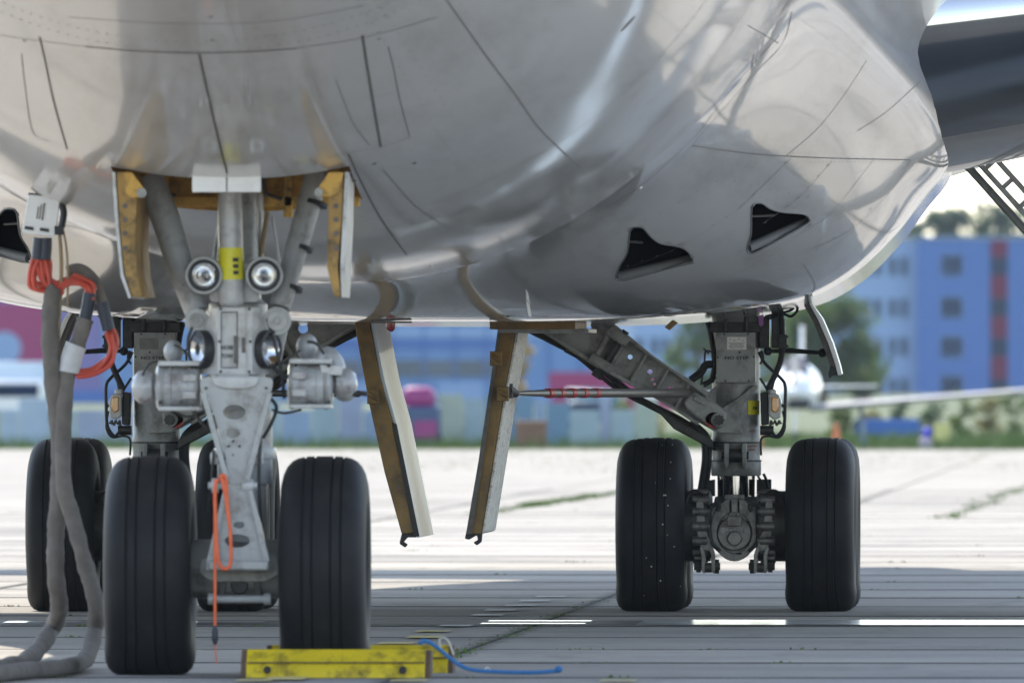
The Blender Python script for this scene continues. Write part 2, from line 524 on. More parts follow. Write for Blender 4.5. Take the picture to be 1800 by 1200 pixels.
SY_ = [-7.9, -7.6, -7, -6, -5, -4, -2.5, -1.1, 1, 3, 5.5, 8, 12, 20, 34, 40, 45, 50, 55, 60.5]
ZB = [4.95, 4.55, 4.22, 3.93, 3.66, 3.41, 3.06, 2.79, 2.56, 2.40, 2.30, 2.27, 2.26, 2.26, 2.28, 2.75, 3.5, 4.45, 5.6, 7.2]
W_ = [.05, .62, 1.10, 1.62, 2.0, 2.30, 2.64, 2.87, 3.06, 3.18, 3.24, 3.25, 3.25, 3.25, 3.25, 3.15, 2.85, 2.2, 1.3, .3]
ZC = [5.02, 5.06, 5.12, 5.2, 5.26, 5.31, 5.37, 5.42, 5.48, 5.52, 5.55, 5.55, 5.55, 5.55, 5.55, 5.65, 5.9, 6.4, 7.1, 7.7]
ZT = [5.10, 5.6, 6.2, 7.0, 7.8, 8.5, 9.4, 9.9, 10.2, 10.3, 10.35, 10.35, 10.3, 10.0, 8.8, 8.8, 8.8, 8.7, 8.5, 8.2]
def hull_sec(y):
    return [float(pchip(SY_, q, [y])[0]) for q in (ZB, W_, ZC, ZT)]
def hull_pt(y, phi, sec=None):
    zb, w, zc, zt_ = sec or hull_sec(y)
    c = math.cos(phi)
    return (w * math.sin(phi), y, zc - (zc - zb) * c if c > 0 else zc - (zt_ - zc) * c)
ys = [-7.9, -7.75, -7.6, -7.3] + list(np.arange(-7, 10, .25)) + list(np.arange(10, 36, 1.)) + list(np.arange(36, 60.6, 1.5)) + [60.5]
NR = 144
b = MB(); vs = []
for y in ys:
    sec = hull_sec(y)
    vs += [hull_pt(y, 2 * math.pi * k / NR, sec) for k in range(NR)]
fs = [(i * NR + k, i * NR + (k + 1) % NR, (i + 1) * NR + (k + 1) % NR, (i + 1) * NR + k) for i in range(len(ys) - 1) for k in range(NR)]
fs += [tuple(range(NR))[::-1], tuple((len(ys) - 1) * NR + k for k in range(NR))]
b.add(vs, fs)
hull = b.build('fuselage', [M['paint'], M['yellowprimer'], M['interior']], air)

# wing-to-body fairing
FP = [(0, 2.03), (.8, 2.032), (1.5, 2.045), (1.97, 2.075), (2.45, 2.13), (2.72, 2.19), (3.02, 2.34), (3.36, 2.65), (3.55, 2.90), (3.72, 3.10),
      (3.80, 3.32), (3.74, 3.56), (3.86, 3.84), (4.18, 4.2), (4.1, 4.7), (3.5, 5.2)]
fl = [0]
for i in range(1, len(FP)): fl.append(fl[-1] + math.dist(FP[i - 1], FP[i]))
ft = np.array(fl) / fl[-1]
FX = [p[0] for p in FP]; FZ = [p[1] for p in FP]
NH = 90
tt = np.linspace(0, 1, NH + 1)
fx = pchip(ft, FX, tt); fz = pchip(ft, FZ, tt)
FA0, FA1 = 7.6, 19.0
def fair_blend(y, t):
    k_ = max(0, 1 - t / .38)
    a0 = FA0 + 1.6 * t + 3.8 * k_; a1 = FA1 - 2.2 * k_
    s = min(max((y - a0) / (a1 - a0), 0), 1) if y < 27 else min(max((41 - y) / 10, 0), 1)
    return s * s * (3 - 2 * s)
def fair_half(y):
    sec = hull_sec(y); out = []
    for k in range(NH + 1):
        t = tt[k]
        hx_, _, hz_ = hull_pt(y, t * R(100), sec)
        hx_ *= .992; hz_ = sec[2] + (hz_ - sec[2]) * .992
        s = fair_blend(y, t)
        nar = 1 - .0045 * max(0, min(y, 34) - 20) * (1 if fz[k] < 3.15 else 0)
        out.append((hx_ + (fx[k] * nar - hx_) * s, y, hz_ + (fz[k] - hz_) * s))
    return out
b = MB(); vs = []; fys = list(np.arange(7.4, 20, .12)) + list(np.arange(20, 41.5, .75))
for y in fys:
    h = fair_half(y)
    vs += [(-x, yy, z) for x, yy, z in h[:0:-1]] + h
NF = 2 * NH + 1
fs = [(i * NF + k, i * NF + (k + 1) % NF, (i + 1) * NF + (k + 1) % NF, (i + 1) * NF + k) for i in range(len(fys) - 1) for k in range(NF)]
fs += [tuple(range(NF))[::-1], tuple((len(fys) - 1) * NF + k for k in range(NF))]
b.add(vs, fs)
fair = b.build('wing_fairing', [M['fairpaint'], M['interior'], M['lip']], air)

def bvh_of(objs):
    V = []; P = []
    for o in objs:
        k = len(V)
        V += [o.matrix_world @ v.co for v in o.data.vertices]
        P += [tuple(i + k for i in p.vertices) for p in o.data.polygons]
    return BVHTree.FromPolygons(V, P)
bpy.context.view_layer.update()
SKIN = bvh_of([hull, fair])
def hit(px, py):
    """point and normal of the painted skin on the photograph's ray px, py"""
    d = (at(px, py, 0) - CAM).normalized()
    p, n, i, dist = SKIN.ray_cast(CAM, d)
    if p is None: return None, None
    if n.dot(d) > 0: n = -n
    return p, n

# ------------------------------------------------------------------ hull details
def dense(pts, step=10):
    out = []
    for i in range(len(pts) - 1):
        a = pts[i]; c = pts[i + 1]
        n = max(1, int(math.dist(a, c) / step))
        out += [(a[0] + (c[0] - a[0]) * k / n, a[1] + (c[1] - a[1]) * k / n) for k in range(n)]
    return out + [pts[-1]]
def smooth_px(pts):
    return [(p.x, p.y) for p in spline([(a, c, 0) for a, c in pts], 8)]
def seam(pts, w, m, parent, name='panel_seam', lift=.003, curve=True):
    q = dense(smooth_px(pts) if curve else pts, 6)
    P = [(p, n) for p, n in (hit(*a) for a in q) if p is not None]
    b = MB(); vs = []
    for i, (p, n) in enumerate(P):
        t = (P[min(i + 1, len(P) - 1)][0] - P[max(i - 1, 0)][0])
        t = t.normalized() if t.length > 1e-6 else Vector((1, 0, 0))
        s = t.cross(n).normalized() * w / 2
        vs += [p + n * lift - s, p + n * lift + s]
    b.add(vs, [(2 * i, 2 * i + 1, 2 * i + 3, 2 * i + 2) for i in range(len(P) - 1)])
    return b.build(name, m, parent, smooth=0, merge=False)

DS, SS = M['seam'], M['seam_soft']
for pts, w, m in [
    ([(150, 82), (250, 90), (350, 93), (430, 91), (520, 85)], .014, DS),
    ([(520, 85), (640, 66), (770, 30)], .008, SS),
    ([(0, 62), (70, 72), (150, 82)], .006, SS),
    ([(120, 30), (230, 38), (340, 41), (480, 37), (640, 10)], .006, SS),
    ([(350, 95), (360, 140), (378, 220), (399, 304)], .013, DS),
    ([(70, 65), (80, 110), (95, 180), (118, 262)], .010, DS),
    ([(637, 62), (645, 115), (655, 175), (669, 258)], .014, DS),
    ([(682, 82), (692, 120), (703, 175), (720, 240)], .006, SS),
    ([(643, 174), (692, 163)], .004, SS),
    ([(38, 95), (44, 150), (58, 232), (90, 248)], .005, SS),
    ([(575, 277), (612, 268), (668, 258), (720, 241)], .007, SS),
    ([(612, 270), (640, 330), (672, 388), (715, 448)], .010, DS),
    ([(675, 300), (730, 362), (790, 402)], .006, SS),
    ([(785, 0), (850, 92), (905, 165), (950, 228), (1022, 297)], .009, SS),
    ([(590, 140), (620, 215), (650, 255)], .004, SS),
    ([(1370, 62), (1300, 140), (1256, 196), (1216, 245), (1124, 328), (1024, 384), (896, 436), (760, 468)], .011, DS),
    ([(1392, 20), (1375, 77), (1323, 133), (1217, 254)], .010, SS),
    ([(1216, 256), (1330, 271), (1460, 278), (1600, 281)], .005, SS),
    ([(1315, 45), (1368, 76)], .006, SS),
    ([(1390, 278), (1350, 317), (1300, 365)], .009, SS),
    ([(1462, 284), (1403, 347), (1340, 392)], .007, SS),
    ([(1535, 281), (1467, 367), (1420, 402), (1330, 452)], .007, SS),
    ([(1523, 107), (1478, 175), (1433, 230), (1380, 275)], .009, SS),
    ([(1617, 143), (1560, 195), (1507, 230)], .006, SS),
    ([(1600, 281), (1570, 330), (1500, 400), (1420, 440)], .006, SS),
    ([(1218, 258), (1130, 340), (1040, 395), (930, 440)], .005, SS),
    ([(1300, 365), (1200, 430), (1100, 470), (960, 505)], .005, SS),
    ([(1420, 402), (1330, 462), (1220, 505), (1080, 528)], .005, SS),
    ([(1500, 405), (1410, 470), (1300, 515), (1180, 540)], .005, SS),
    ([(1410, 462), (1432, 498), (1424, 520)], .005, SS),
    ([(1512, 470), (1545, 436), (1560, 418)], .010, DS),
]:
    seam(pts, w, m, hull if pts[0][0] < 1150 and pts[-1][0] < 1100 else fair)

# rivets and fasteners that show one by one only as dotted lines
b = MB()
def disc(mb, px, py, r, m=0):
    p, n = hit(px, py)
    if p is None: return
    u, w, a = frame(n)
    vs = [p + a * .0045 + (u * math.cos(t) + w * math.sin(t)) * r for t in [math.pi * k / 4 for k in range(8)]]
    mb.add(vs, [tuple(range(8))], m)
for x in range(1222, 1602, 7):
    disc(b, x, 262 + (x - 1222) * .072 if x < 1420 else 284, .006)
    if x % 2 == 0: disc(b, x + 3, 256 + (x - 1222) * .07 if x < 1420 else 277, .005)
for pts, st in [(([1380, 285], [1350, 317], [1300, 365], [1180, 440], [1000, 500]), 26), (([1455, 290], [1403, 347], [1345, 390]), 24),
                (([1258, 318], [1225, 335], [1160, 375], [1060, 420], [950, 455]), 26),
                (([1560, 340], [1500, 395], [1400, 460], [1290, 510]), 30), (([1230, 300], [1320, 325], [1420, 345]), 30)]:
    for q in dense(pts, st)[::1]:
        disc(b, q[0], q[1], .010)
for x, y in [(1322, 352), (1335, 350), (1348, 355), (1362, 362), (1378, 368), (1395, 369), (1412, 371)]:
    disc(b, x, y - 4, .006)
for x, y in [(373, 70), (666, 68), (43, 72), (370, 30), (180, 300)]:
    disc(b, x, y, .012)
tag(b.build('rivets', SS, fair, smooth=0, merge=False), kind='stuff')
b = MB()                                                     # rivet rows round the frames and along the stringers of the nose
def on_hull(y, phi, r):
    p = Vector(hull_pt(y, phi)); e = .01
    n = (Vector(hull_pt(y, phi + e)) - p).cross(Vector(hull_pt(y + e, phi)) - p).normalized()
    if n.z > 0 and abs(phi) < 1.2: n = -n
    u, w, a = frame(n)
    b.add([p + a * .0025 + (u * math.cos(math.pi * k / 3) + w * math.sin(math.pi * k / 3)) * r for k in range(6)], [tuple(range(6))])
for y in (-5.6, -4.25, -4.05, 1.6, 1.72, 3.2, 4.6, 4.72, 6.2, 7.6):
    for k in range(-58, 59):
        phi = k * .024
        if y < 1 and abs(hull_pt(y, phi)[0]) > 2.2: continue
        on_hull(y, phi, .0078)
for phi in (-.9, -.62, .42, .46, .62, .9, 1.1):
    for k in range(64):
        on_hull(-6 + k * .2, phi, .0078)
tag(b.build('rivets', M['rivet'], hull, smooth=0, merge=False), kind='stuff')
for y in (1.66, 4.66, 7.0):                                  # skin lap joints
    b = MB(); vs = []
    for k in range(-40, 41):
        p = Vector(hull_pt(y, k * .034)); q = Vector(hull_pt(y + .010, k * .034))
        c_ = Vector((0, y, 5.5)); out_ = (p - c_).normalized() * .0035
        vs += [p + out_, q + out_]
    b.add(vs, [(2 * i, 2 * i + 1, 2 * i + 3, 2 * i + 2) for i in range(80)])
    b.build('panel_seam', SS, hull, smooth=0, merge=False)
for x, y, w, h in [(657, 288, .03, .008), (727, 287, .03, .008), (623, 318, .022, .012)]:
    p, n = hit(x, y)
    MB().box(p, (w, .02, h), m=0).build('drain_slot', M['seam'], hull, bevel=.003)
p, n = hit(1104, 42)
u, w_, a = frame(n)
bb = MB(); bb.sphere((0, 0, 0), 1, n=16, k=8)
q = Matrix((u, w_, a)).transposed()
bb.v = [tuple(p + q @ Vector((v[0] * .028, v[1] * .062, v[2] * .008))) for v in bb.v]
bb.build('static_vent', M['seam_soft'], hull)
for a_, c_, r_ in [((1070, 309), (1126, 329), .009), ((727, 440), (757, 468), .008)]:
    p0, n0 = hit(*c_); p1, n1 = hit(*a_)
    e = at(a_[0], a_[1], p0.y - .25)
    MB().tube([p0 - Vector((0, -.03, 0)), p0.lerp(e, .5), e], [r_ * 1.5, r_, r_ * .6]).build('sensor_probe', M['panel'], hull)

# cooling-air inlets cut into the fairing
def inlet(pts, mirror=False):
    d = (at(pts[0][0], pts[0][1], 0) - CAM).normalized()
    P = []
    for a in pts:
        p, n = hit(*a); P.append(p)
    if mirror:
        P = [Vector((-p.x, p.y, p.z)) for p in P]; d = Vector((-d.x, d.y, d.z))
    front = min(p.y for p in P)
    c = MB().prism([p - d * (p.y - front + .15) for p in P], d * (max(p.y for p in P) - front + .9))
    return c.build('cutter', M['interior'], None, smooth=0), P, d
I1 = [(1082, 488), (1089, 468), (1102, 445), (1107, 408), (1115, 399), (1130, 400), (1144, 416), (1162, 428), (1192, 433), (1208, 441), (1218, 458),
      (1182, 470), (1130, 484), (1094, 493)]
I2 = [(1313, 436), (1320, 412), (1321, 366), (1330, 357), (1341, 358), (1354, 367), (1376, 373), (1411, 376), (1422, 384), (1420, 392), (1388, 411),
      (1344, 435), (1320, 446)]
I3 = [(55 - (x - 1082), y - 32) for x, y in I1]
cuts = [inlet(I1), inlet(I2), inlet(I3)]
ring = [(x, z) for x, z in []]
cut(fair, [c[0] for c in cuts])
for (c, P, d), src in zip(cuts, (I1, I2, I1)):
    loop = P + [P[0], P[1]]
    b = MB().tube([p - d * .004 for p in spline(loop, 3)], .006, 6)
    lip = b.build('inlet_rim', M['lip'], fair)
    # splitter bar across the lower edge of the mouth
    i0, i1 = (0, 10) if src is I1 else (0, 9)
    q0 = P[i0].lerp(P[-1], .3) + d * .10 + Vector((0, 0, .012)); q1 = P[i1] + d * .10 + Vector((0, 0, .012))
    MB().tube([q0, q1], .032, 14).build('inlet_splitter', M['lip'], fair)
    q0 = P[3 if src is I1 else 2].lerp(P[0], .2) + d * .22; q1 = P[7 if src is I1 else 7] + d * .22
    MB().tube([q0, q0.lerp(q1, .45)], .008, 8).build('inlet_vane', M['dark'], fair)

# nose gear bay opening
c = MB().box((0, -.20, 3.0), (1.33, 1.50, 1.9)).build('cutter', M['yellowprimer'], None, smooth=0)
cut(hull, [c])
b = MB()
for x in (-.45, -.12, .25, .52): b.box((x, .50, 2.72), (.05, .07, .30))
b.box((0, .49, 2.66), (1.31, .05, .06))
b.build('bay_frame', M['yellowprimer'], hull, bevel=.006)
for x, z in ((-.5, 2.72), (-.2, 2.75), (.1, 2.70), (.40, 2.74)):
    MB().tube([(x, .35, z + .2), (x + .03, .36, z), (x + .12, .38, z - .03)], .012).build('bay_pipe', M['dark'], hull)
# white plate that hangs at the front of the bay, two halves
for x0, x1 in ((338, 398), (400, 459)):
    p0 = at(x0, 338, -1.0); p1 = at(x1, 300, -1.0)
    MB().box((p0 + p1) / 2, (p1.x - p0.x, .05, p1.z - p0.z)).build('bay_closing_plate', M['white'], hull, bevel=.006)

# beacon, antenna, drain mast and keel plates on the belly
Y = 16.5
c = at(687, 566, Y)
bk = MB().box((c.x, c.y, c.z), (.27, .20, .012)).build('beacon_base', M['seam'], fair, bevel=.003)
MB().lathe([(.032, 0), (.032, -.03), (.026, -.05), (.012, -.062), (0, -.064)], (c.x, c.y, c.z), (0, 0, 1), 20).build('beacon_lens', M['beacon'], bk)
c = at(926, 520, 12)
a0, _ = hit(919, 482)
b = MB().prism([at(919, 500, 15.0), at(924, 500, 15.0), at(932, 556, 15.0), at(929, 556, 15.0)], (0, .22, 0))
b.build('blade_antenna', M['white'], fair, bevel=.003)
p = at(937, 562, 20.6)
MB().box((p.x, 21.6, 2.012), (.58, 2.2, .05)).build('keel_plate', M['brownprimer'], fair, bevel=.004)
MB().box((p.x + .05, 21.9, 1.978), (.62, 1.6, .028)).build('keel_plate', M['gear2'], fair, bevel=.004)
p = at(1180, 572, 20)
MB().prism([at(1168, 575, 20), at(1176, 580, 20), at(1190, 567, 20), at(1182, 562, 20)], (0, .25, 0)).build('drain_mast', M['brownprimer'], fair, bevel=.003)
b = MB()
for x, y in [(590, 556), (610, 549), (800, 545), (890, 558), (1020, 560), (1150, 556), (655, 552), (520, 552), (1090, 548)]:
    disc(b, x, y, .02)
    disc(b, x + 14, y - 5, .012)
tag(b.build('belly_fasteners', M['seam'], fair, smooth=0, merge=False), kind='stuff')

# ------------------------------------------------------------------ wings and tail surfaces
def foil(n=26):
    out = []
    for k in range(n + 1):                                    # leading edge -> trailing edge along the lower side
        t = (1 - math.cos(math.pi * k / n)) / 2
        out.append((t, -.46 * (1.4845 * math.sqrt(t) - .63 * t - 1.758 * t * t + 1.4215 * t ** 3 - .5075 * t ** 4)))
    for k in range(n - 1, 0, -1):
        t = (1 - math.cos(math.pi * k / n)) / 2
        out.append((t, .54 * (1.4845 * math.sqrt(t) - .63 * t - 1.758 * t * t + 1.4215 * t ** 3 - .5075 * t ** 4)))
    return out
def surface(name, secs, mats, split, parent, vertical=False):
    """secs: span position, leading edge y, leading edge z, chord, thickness, drop of the trailing edge"""
    fo = foil(); n = len(fo); b = MB(); vs = []
    for sx_, y0, z0, c, th, dz in secs:
        for t, h in fo:
            p = Vector((sx_, y0 + t * c, z0 + h * th * c * .5 * 2 / .6 - dz * t)) if not vertical else Vector((h * th * c, y0 + t * c, sx_))
            vs.append(p)
    fs = []; ms = []
    for i in range(len(secs) - 1):
        for k in range(n):
            fs.append((i * n + k, i * n + (k + 1) % n, (i + 1) * n + (k + 1) % n, (i + 1) * n + k))
    fs += [tuple(range(n))[::-1], tuple((len(secs) - 1) * n + k for k in range(n))]
    b.add(vs, fs)
    k = 0
    for i in range(len(secs) - 1):
        for q in range(n):
            t = fo[q][0]
            if q < 27 and len(mats) > 1:
                b.m[k] = 2 if t < split[0] else (1 if t < split[1] else 0)
            elif len(mats) > 1:
                b.m[k] = 2 if t < .10 else 0
            k += 1
    return b.build(name, mats, parent, smooth=30)
for s in (1, -1):
    surface('wing', [(s * 2.6, 14.6, 3.80, 13.4, .168, .35), (s * 4.6, 16.6, 4.08, 11.6, .168, .30), (s * 12, 22.4, 5.1, 7.6, .12, .25), (s * 31.5, 37.6, 8.0, 4.0, .09, .1)],
            [M['wingunder'], M['wingdark'], M['wingedge']], (-1, .10), air)
    surface('horizontal_stabilizer', [(s * .4, 49.5, 7.4, 8.6, .09, 0), (s * 11, 57.2, 8.6, 2.7, .08, 0)], [M['paint']], (0, 0), air)
surface('tail_fin', [(8.2, 44, 0, 13, .1, 0), (19.3, 56, 0, 4.2, .08, 0)], [M['paint']], (0, 0), air, True)
# part of the wing gear that shows under the right-hand wing root: its folding brace
p0 = at(1722, 268, 23.0); p1 = at(1985, 560, 23.4)
dirv = (p1 - p0).normalized(); nrm = Vector((dirv.z, 0, -dirv.x))
b = MB()
for o_ in (-.055, .055):
    b.prism([p0 + nrm * (o_ - .02), p0 + nrm * (o_ + .02), p1 + nrm * (o_ + .02), p1 + nrm * (o_ - .02)], (0, .09, 0))
for k in range(9):
    q = p0.lerp(p1, .06 + k * .115)
    b.prism([q - nrm * .05, q + nrm * .05, q + nrm * .05 + dirv * .035, q - nrm * .05 + dirv * .035], (0, .07, 0))
b.tube([p0 + nrm * .13 + Vector((0, .2, 0)), p1 + nrm * .13 + Vector((0, .2, 0))], .03)
br = b.build('wing_gear_brace', M['gear2'], air, bevel=.004)
q = at(1985, 600, 23.5)
MB().lathe([(.13, 1.2), (.13, 2.6), (.19, 2.62), (.19, 3.6)], (q.x, q.y, 0), (0, 0, 1), 24).lathe([(.10, .62), (.10, 1.2)], (q.x, q.y, 0), (0, 0, 1), 20) \
    .box((q.x, q.y, .62), (.9, .16, .16)).build('wing_gear_leg', M['gear'], air, bevel=.01)

# ------------------------------------------------------------------ wheels
TR, TW = .6225, .49
def tyre_mesh():
    half = [(0, TR), (.045, TR), (.047, TR - .011), (.058, TR - .011), (.060, TR - .0008), (.100, TR - .0025), (.102, TR - .013), (.113, TR - .013),
            (.115, TR - .0045), (.150, TR - .013), (.182, TR - .030), (.208, TR - .058), (.228, TR - .098), (.241, TR - .150), (.245, TR - .20),
            (.240, TR - .25), (.226, TR - .29), (.205, TR - .315), (.190, TR - .32)]
    prof = [(-x, r) for x, r in half[:0:-1]] + half
    b = MB()
    b.lathe([(r, x) for x, r in prof], (0, 0, 0), (1, 0, 0), 96, caps=False)
    n = 96
    for i, (p, q) in enumerate(zip(prof, prof[1:])):
        if abs(p[1] - q[1]) < 1e-6 and (TR - .014 < p[1] < TR - .010) and abs(p[0]) < .12:
            for k in range(n): b.m[i * n + k] = 1
    # the tyre flattens where it carries the load
    b.v = [(x * (1 + .16 * max(0, min(1, (-z - .40) / .2))) if z < -.40 else x, y, max(z, -TR + .018)) for x, y, z in b.v]
    return b
def wheel(loc, parent, first=[None, None, None], name='wheel'):
    w = empty(name, loc, parent)
    if first[0] is None:
        t = tyre_mesh().build('tyre', [M['tyre'], M['groove']], w, smooth=35, merge=False)
        h = MB()
        h.lathe([(.31, -.185), (.285, -.17), (.27, -.10), (.17, -.06), (.10, -.05), (.10, -.11), (.07, -.13), (0, -.13)], (0, 0, 0), (1, 0, 0), 40, caps=False)
        h.lathe([(.31, .185), (.285, .17), (.27, .10), (.17, .06), (.10, .05), (.10, .11), (.07, .13), (0, .13)], (0, 0, 0), (1, 0, 0), 40, caps=False)
        for k in range(10):
            a = 2 * math.pi * k / 10
            for s in (-1, 1):
                h.cyl((s * .05, .21 * math.cos(a), .21 * math.sin(a)), (s * .115, .21 * math.cos(a), .21 * math.sin(a)), .018, n=8)
        hb = h.build('rim', M['gear2'], w, smooth=35)
        first[0], first[1] = t, hb
    else:
        for o in first[:2]:
            c = o.copy(); col.objects.link(c); c.parent = w
    return w
wz = TR - .018
for px_ in (268, 575):
    p = at(px_, 990, 0)
    w = wheel((p.x - .012, 0, wz), air)
    w.rotation_euler = (0, 0, R(.6))

# ------------------------------------------------------------------ nose gear
G, GP, DR = M['gear'], M['gearpale'], M['drum']
def A(px, py, Y=-.1): return at(px, py, Y)
def poly(pts, Y): return [at(x, y, Y) for x, y in pts]
def circ(px, py, rx, ry, Y, n=20):
    return [at(px + rx * math.cos(2 * math.pi * k / n), py - ry * math.sin(2 * math.pi * k / n), Y) for k in range(n)]
def rnd_poly(pts, r, k=4):
    """round the corners of a px outline"""
    out = []
    n = len(pts)
    for i in range(n):
        p = Vector(pts[i]); a = Vector(pts[i - 1]); c = Vector(pts[(i + 1) % n])
        ra = min(r, (a - p).length * .45); rc = min(r, (c - p).length * .45)
        s = p + (a - p).normalized() * ra; e = p + (c - p).normalized() * rc
        for j in range(k + 1):
            t = j / k
            q = s * (1 - t) ** 2 + p * 2 * t * (1 - t) + e * t * t
            out.append((q.x, q.y))
    return out

# strut: outer cylinder, collars, sliding piston, axle
cx = A(418, 600, .05).x
zof = lambda py, Y=0: at(420, py, Y).z
b = MB()
b.lathe([(.145, zof(700)), (.15, zof(690)), (.15, zof(560)), (.165, zof(556)), (.165, zof(535)), (.13, zof(525)), (.115, zof(470)), (.115, zof(300))], (cx, .08, 0), (0, 0, 1), 36)
b.lathe([(.175, zof(722)), (.18, zof(716)), (.18, zof(702)), (.175, zof(697))], (cx, .08, 0), (0, 0, 1), 36)
leg = b.build('nose_gear_leg', G, air, smooth=35)
b = MB()
b.lathe([(.150, zof(850)), (.155, zof(846)), (.155, zof(722))], (cx + .04, .06, 0), (0, 0, 1), 32)
b.lathe([(.172, zof(806)), (.175, zof(803)), (.175, zof(790)), (.172, zof(787))], (cx + .04, .06, 0), (0, 0, 1), 32)
b.build('lower_cylinder', M['gear'], leg, smooth=35)
b = MB().cyl((cx + .04, .06, zof(1005)), (cx + .04, .06, zof(845)), .125, n=32)
b.build('piston', M['gearpale'], leg, smooth=35)
b = MB()
b.cyl((-.46, 0, wz), (.46, 0, wz), .085, n=24)
b.lathe([(.15, -.26), (.165, -.24), (.165, .24), (.15, .26)], (cx, .0, wz - .01), (1, 0, 0), 28)
b.prism(poly(rnd_poly([(352, 980), (488, 975), (492, 1008), (470, 1022), (372, 1022), (350, 1008)], 8), -.19), (0, .3, 0))
b.build('axle', M['gear2'], leg, bevel=.006)
b = MB()
b.prism(poly(rnd_poly([(366, 1022), (472, 1022), (468, 1056), (455, 1062), (385, 1062), (370, 1056)], 8), -.10), (0, .2, 0))
b.prism(poly([(384, 1018), (398, 1018), (395, 1052), (384, 1052)], -.16), (0, .08, 0))
b.prism(poly([(445, 1018), (459, 1018), (459, 1052), (448, 1052)], -.16), (0, .08, 0))
b.build('jacking_pad', M['dark'], leg, bevel=.004)
b = MB(); b.cyl(A(373, 1052, -.17), A(470, 1052, -.17), .022, n=14)
b.cyl(A(366, 1052, -.17), A(376, 1052, -.17), .034, n=14).cyl(A(464, 1052, -.17), A(476, 1052, -.17), .034, n=14)
b.build('tow_bar_fitting', M['gearpale'], leg)
MB().cyl(A(421, 1028, -.15), A(421, 1028, -.05), .05, n=16).build('tow_eye', M['black'], leg, bevel=.006)

# front drag strut with the yellow band
b = MB()
p0, p1 = A(407, 528, -.28), A(404, 335, -.28)
b.cyl(p0, p1, .070, .066, n=28)
b.sphere(p0, .072, (1, 1, .7))
ds = b.build('drag_strut', GP, leg, smooth=40)
q0, q1 = p0.lerp(p1, .19), p0.lerp(p1, .48)
MB().cyl(q0, q1, .0715, .0708, n=28).build('warning_band', M['label_yellow'], ds, smooth=40)
for k in range(3):
    c_ = q0.lerp(q1, .22 + .2 * k)
    MB().box(c_ + Vector((.028, -.0665, 0)), (.035, .006, .022)).build('band_print', M['ink'], ds)
b = MB(); b.cyl(A(440, 340, .15), A(440, 500, .15), .075, n=24)
b.build('rear_strut', G, leg, smooth=40)
b = MB(); b.tube([A(374, 470, .1), A(384, 400, .1)], .009).tube([A(492, 470, .12), A(478, 380, .12)], .008)
tag(b.build('hydraulic_pipe', M['gearpale'], leg), kind='stuff')
MB().tube([A(455, 470, .1), A(470, 372, .1)], .014).build('hydraulic_pipe', M['tan'], leg)

# the two slanting side struts
b = MB()
b.tube([A(262, 310, .0), A(290, 382, -.03), A(318, 470, -.08), A(345, 548, -.14)], [.080, .082, .076, .066], 24)
b.cyl(A(346, 563, -.24), A(346, 563, -.02), .068, n=24)
lb = b.build('side_strut', G, leg, smooth=40, bevel=.003)
b = MB(); b.cyl(A(346, 563, -.262), A(346, 563, -.235), .040, n=20).cyl(A(346, 563, -.275), A(346, 563, -.26), .014, n=10)
b.build('pivot_pin', M['gear2'], lb, bevel=.003)
b = MB()
b.tube([A(558, 300, .02), A(543, 360, .0), A(520, 440, -.05), A(492, 540, -.13)], [.066, .066, .064, .060], 24)
b.cyl(A(487, 564, -.24), A(487, 564, -.02), .080, n=28)
rb = b.build('side_strut', G, leg, smooth=40, bevel=.003)
for x0, y0, x1, y1, Y, r in ((541, 350, 568, 366, -.01, .071), (513, 428, 545, 444, -.04, .070), (500, 500, 524, 512, -.09, .068)):
    c_ = A((x0 + x1) / 2, (y0 + y1) / 2, Y)
    ax = (A(558, 300, .02) - A(492, 540, -.13)).normalized()
    MB().cyl(c_ - ax * .013, c_ + ax * .013, r, n=24).build('clamp_band', M['black'], rb, bevel=.003)
b = MB(); b.cyl(A(487, 564, -.265), A(487, 564, -.235), .056, n=24).cyl(A(487, 564, -.28), A(487, 564, -.26), .018, n=8)
b.build('pivot_pin', M['gear'], rb, bevel=.003)
MB().prism(poly(rnd_poly([(468, 588), (505, 575), (492, 640), (470, 632)], 6), -.12), (0, .1, 0)).build('side_lug', G, rb, bevel=.004)

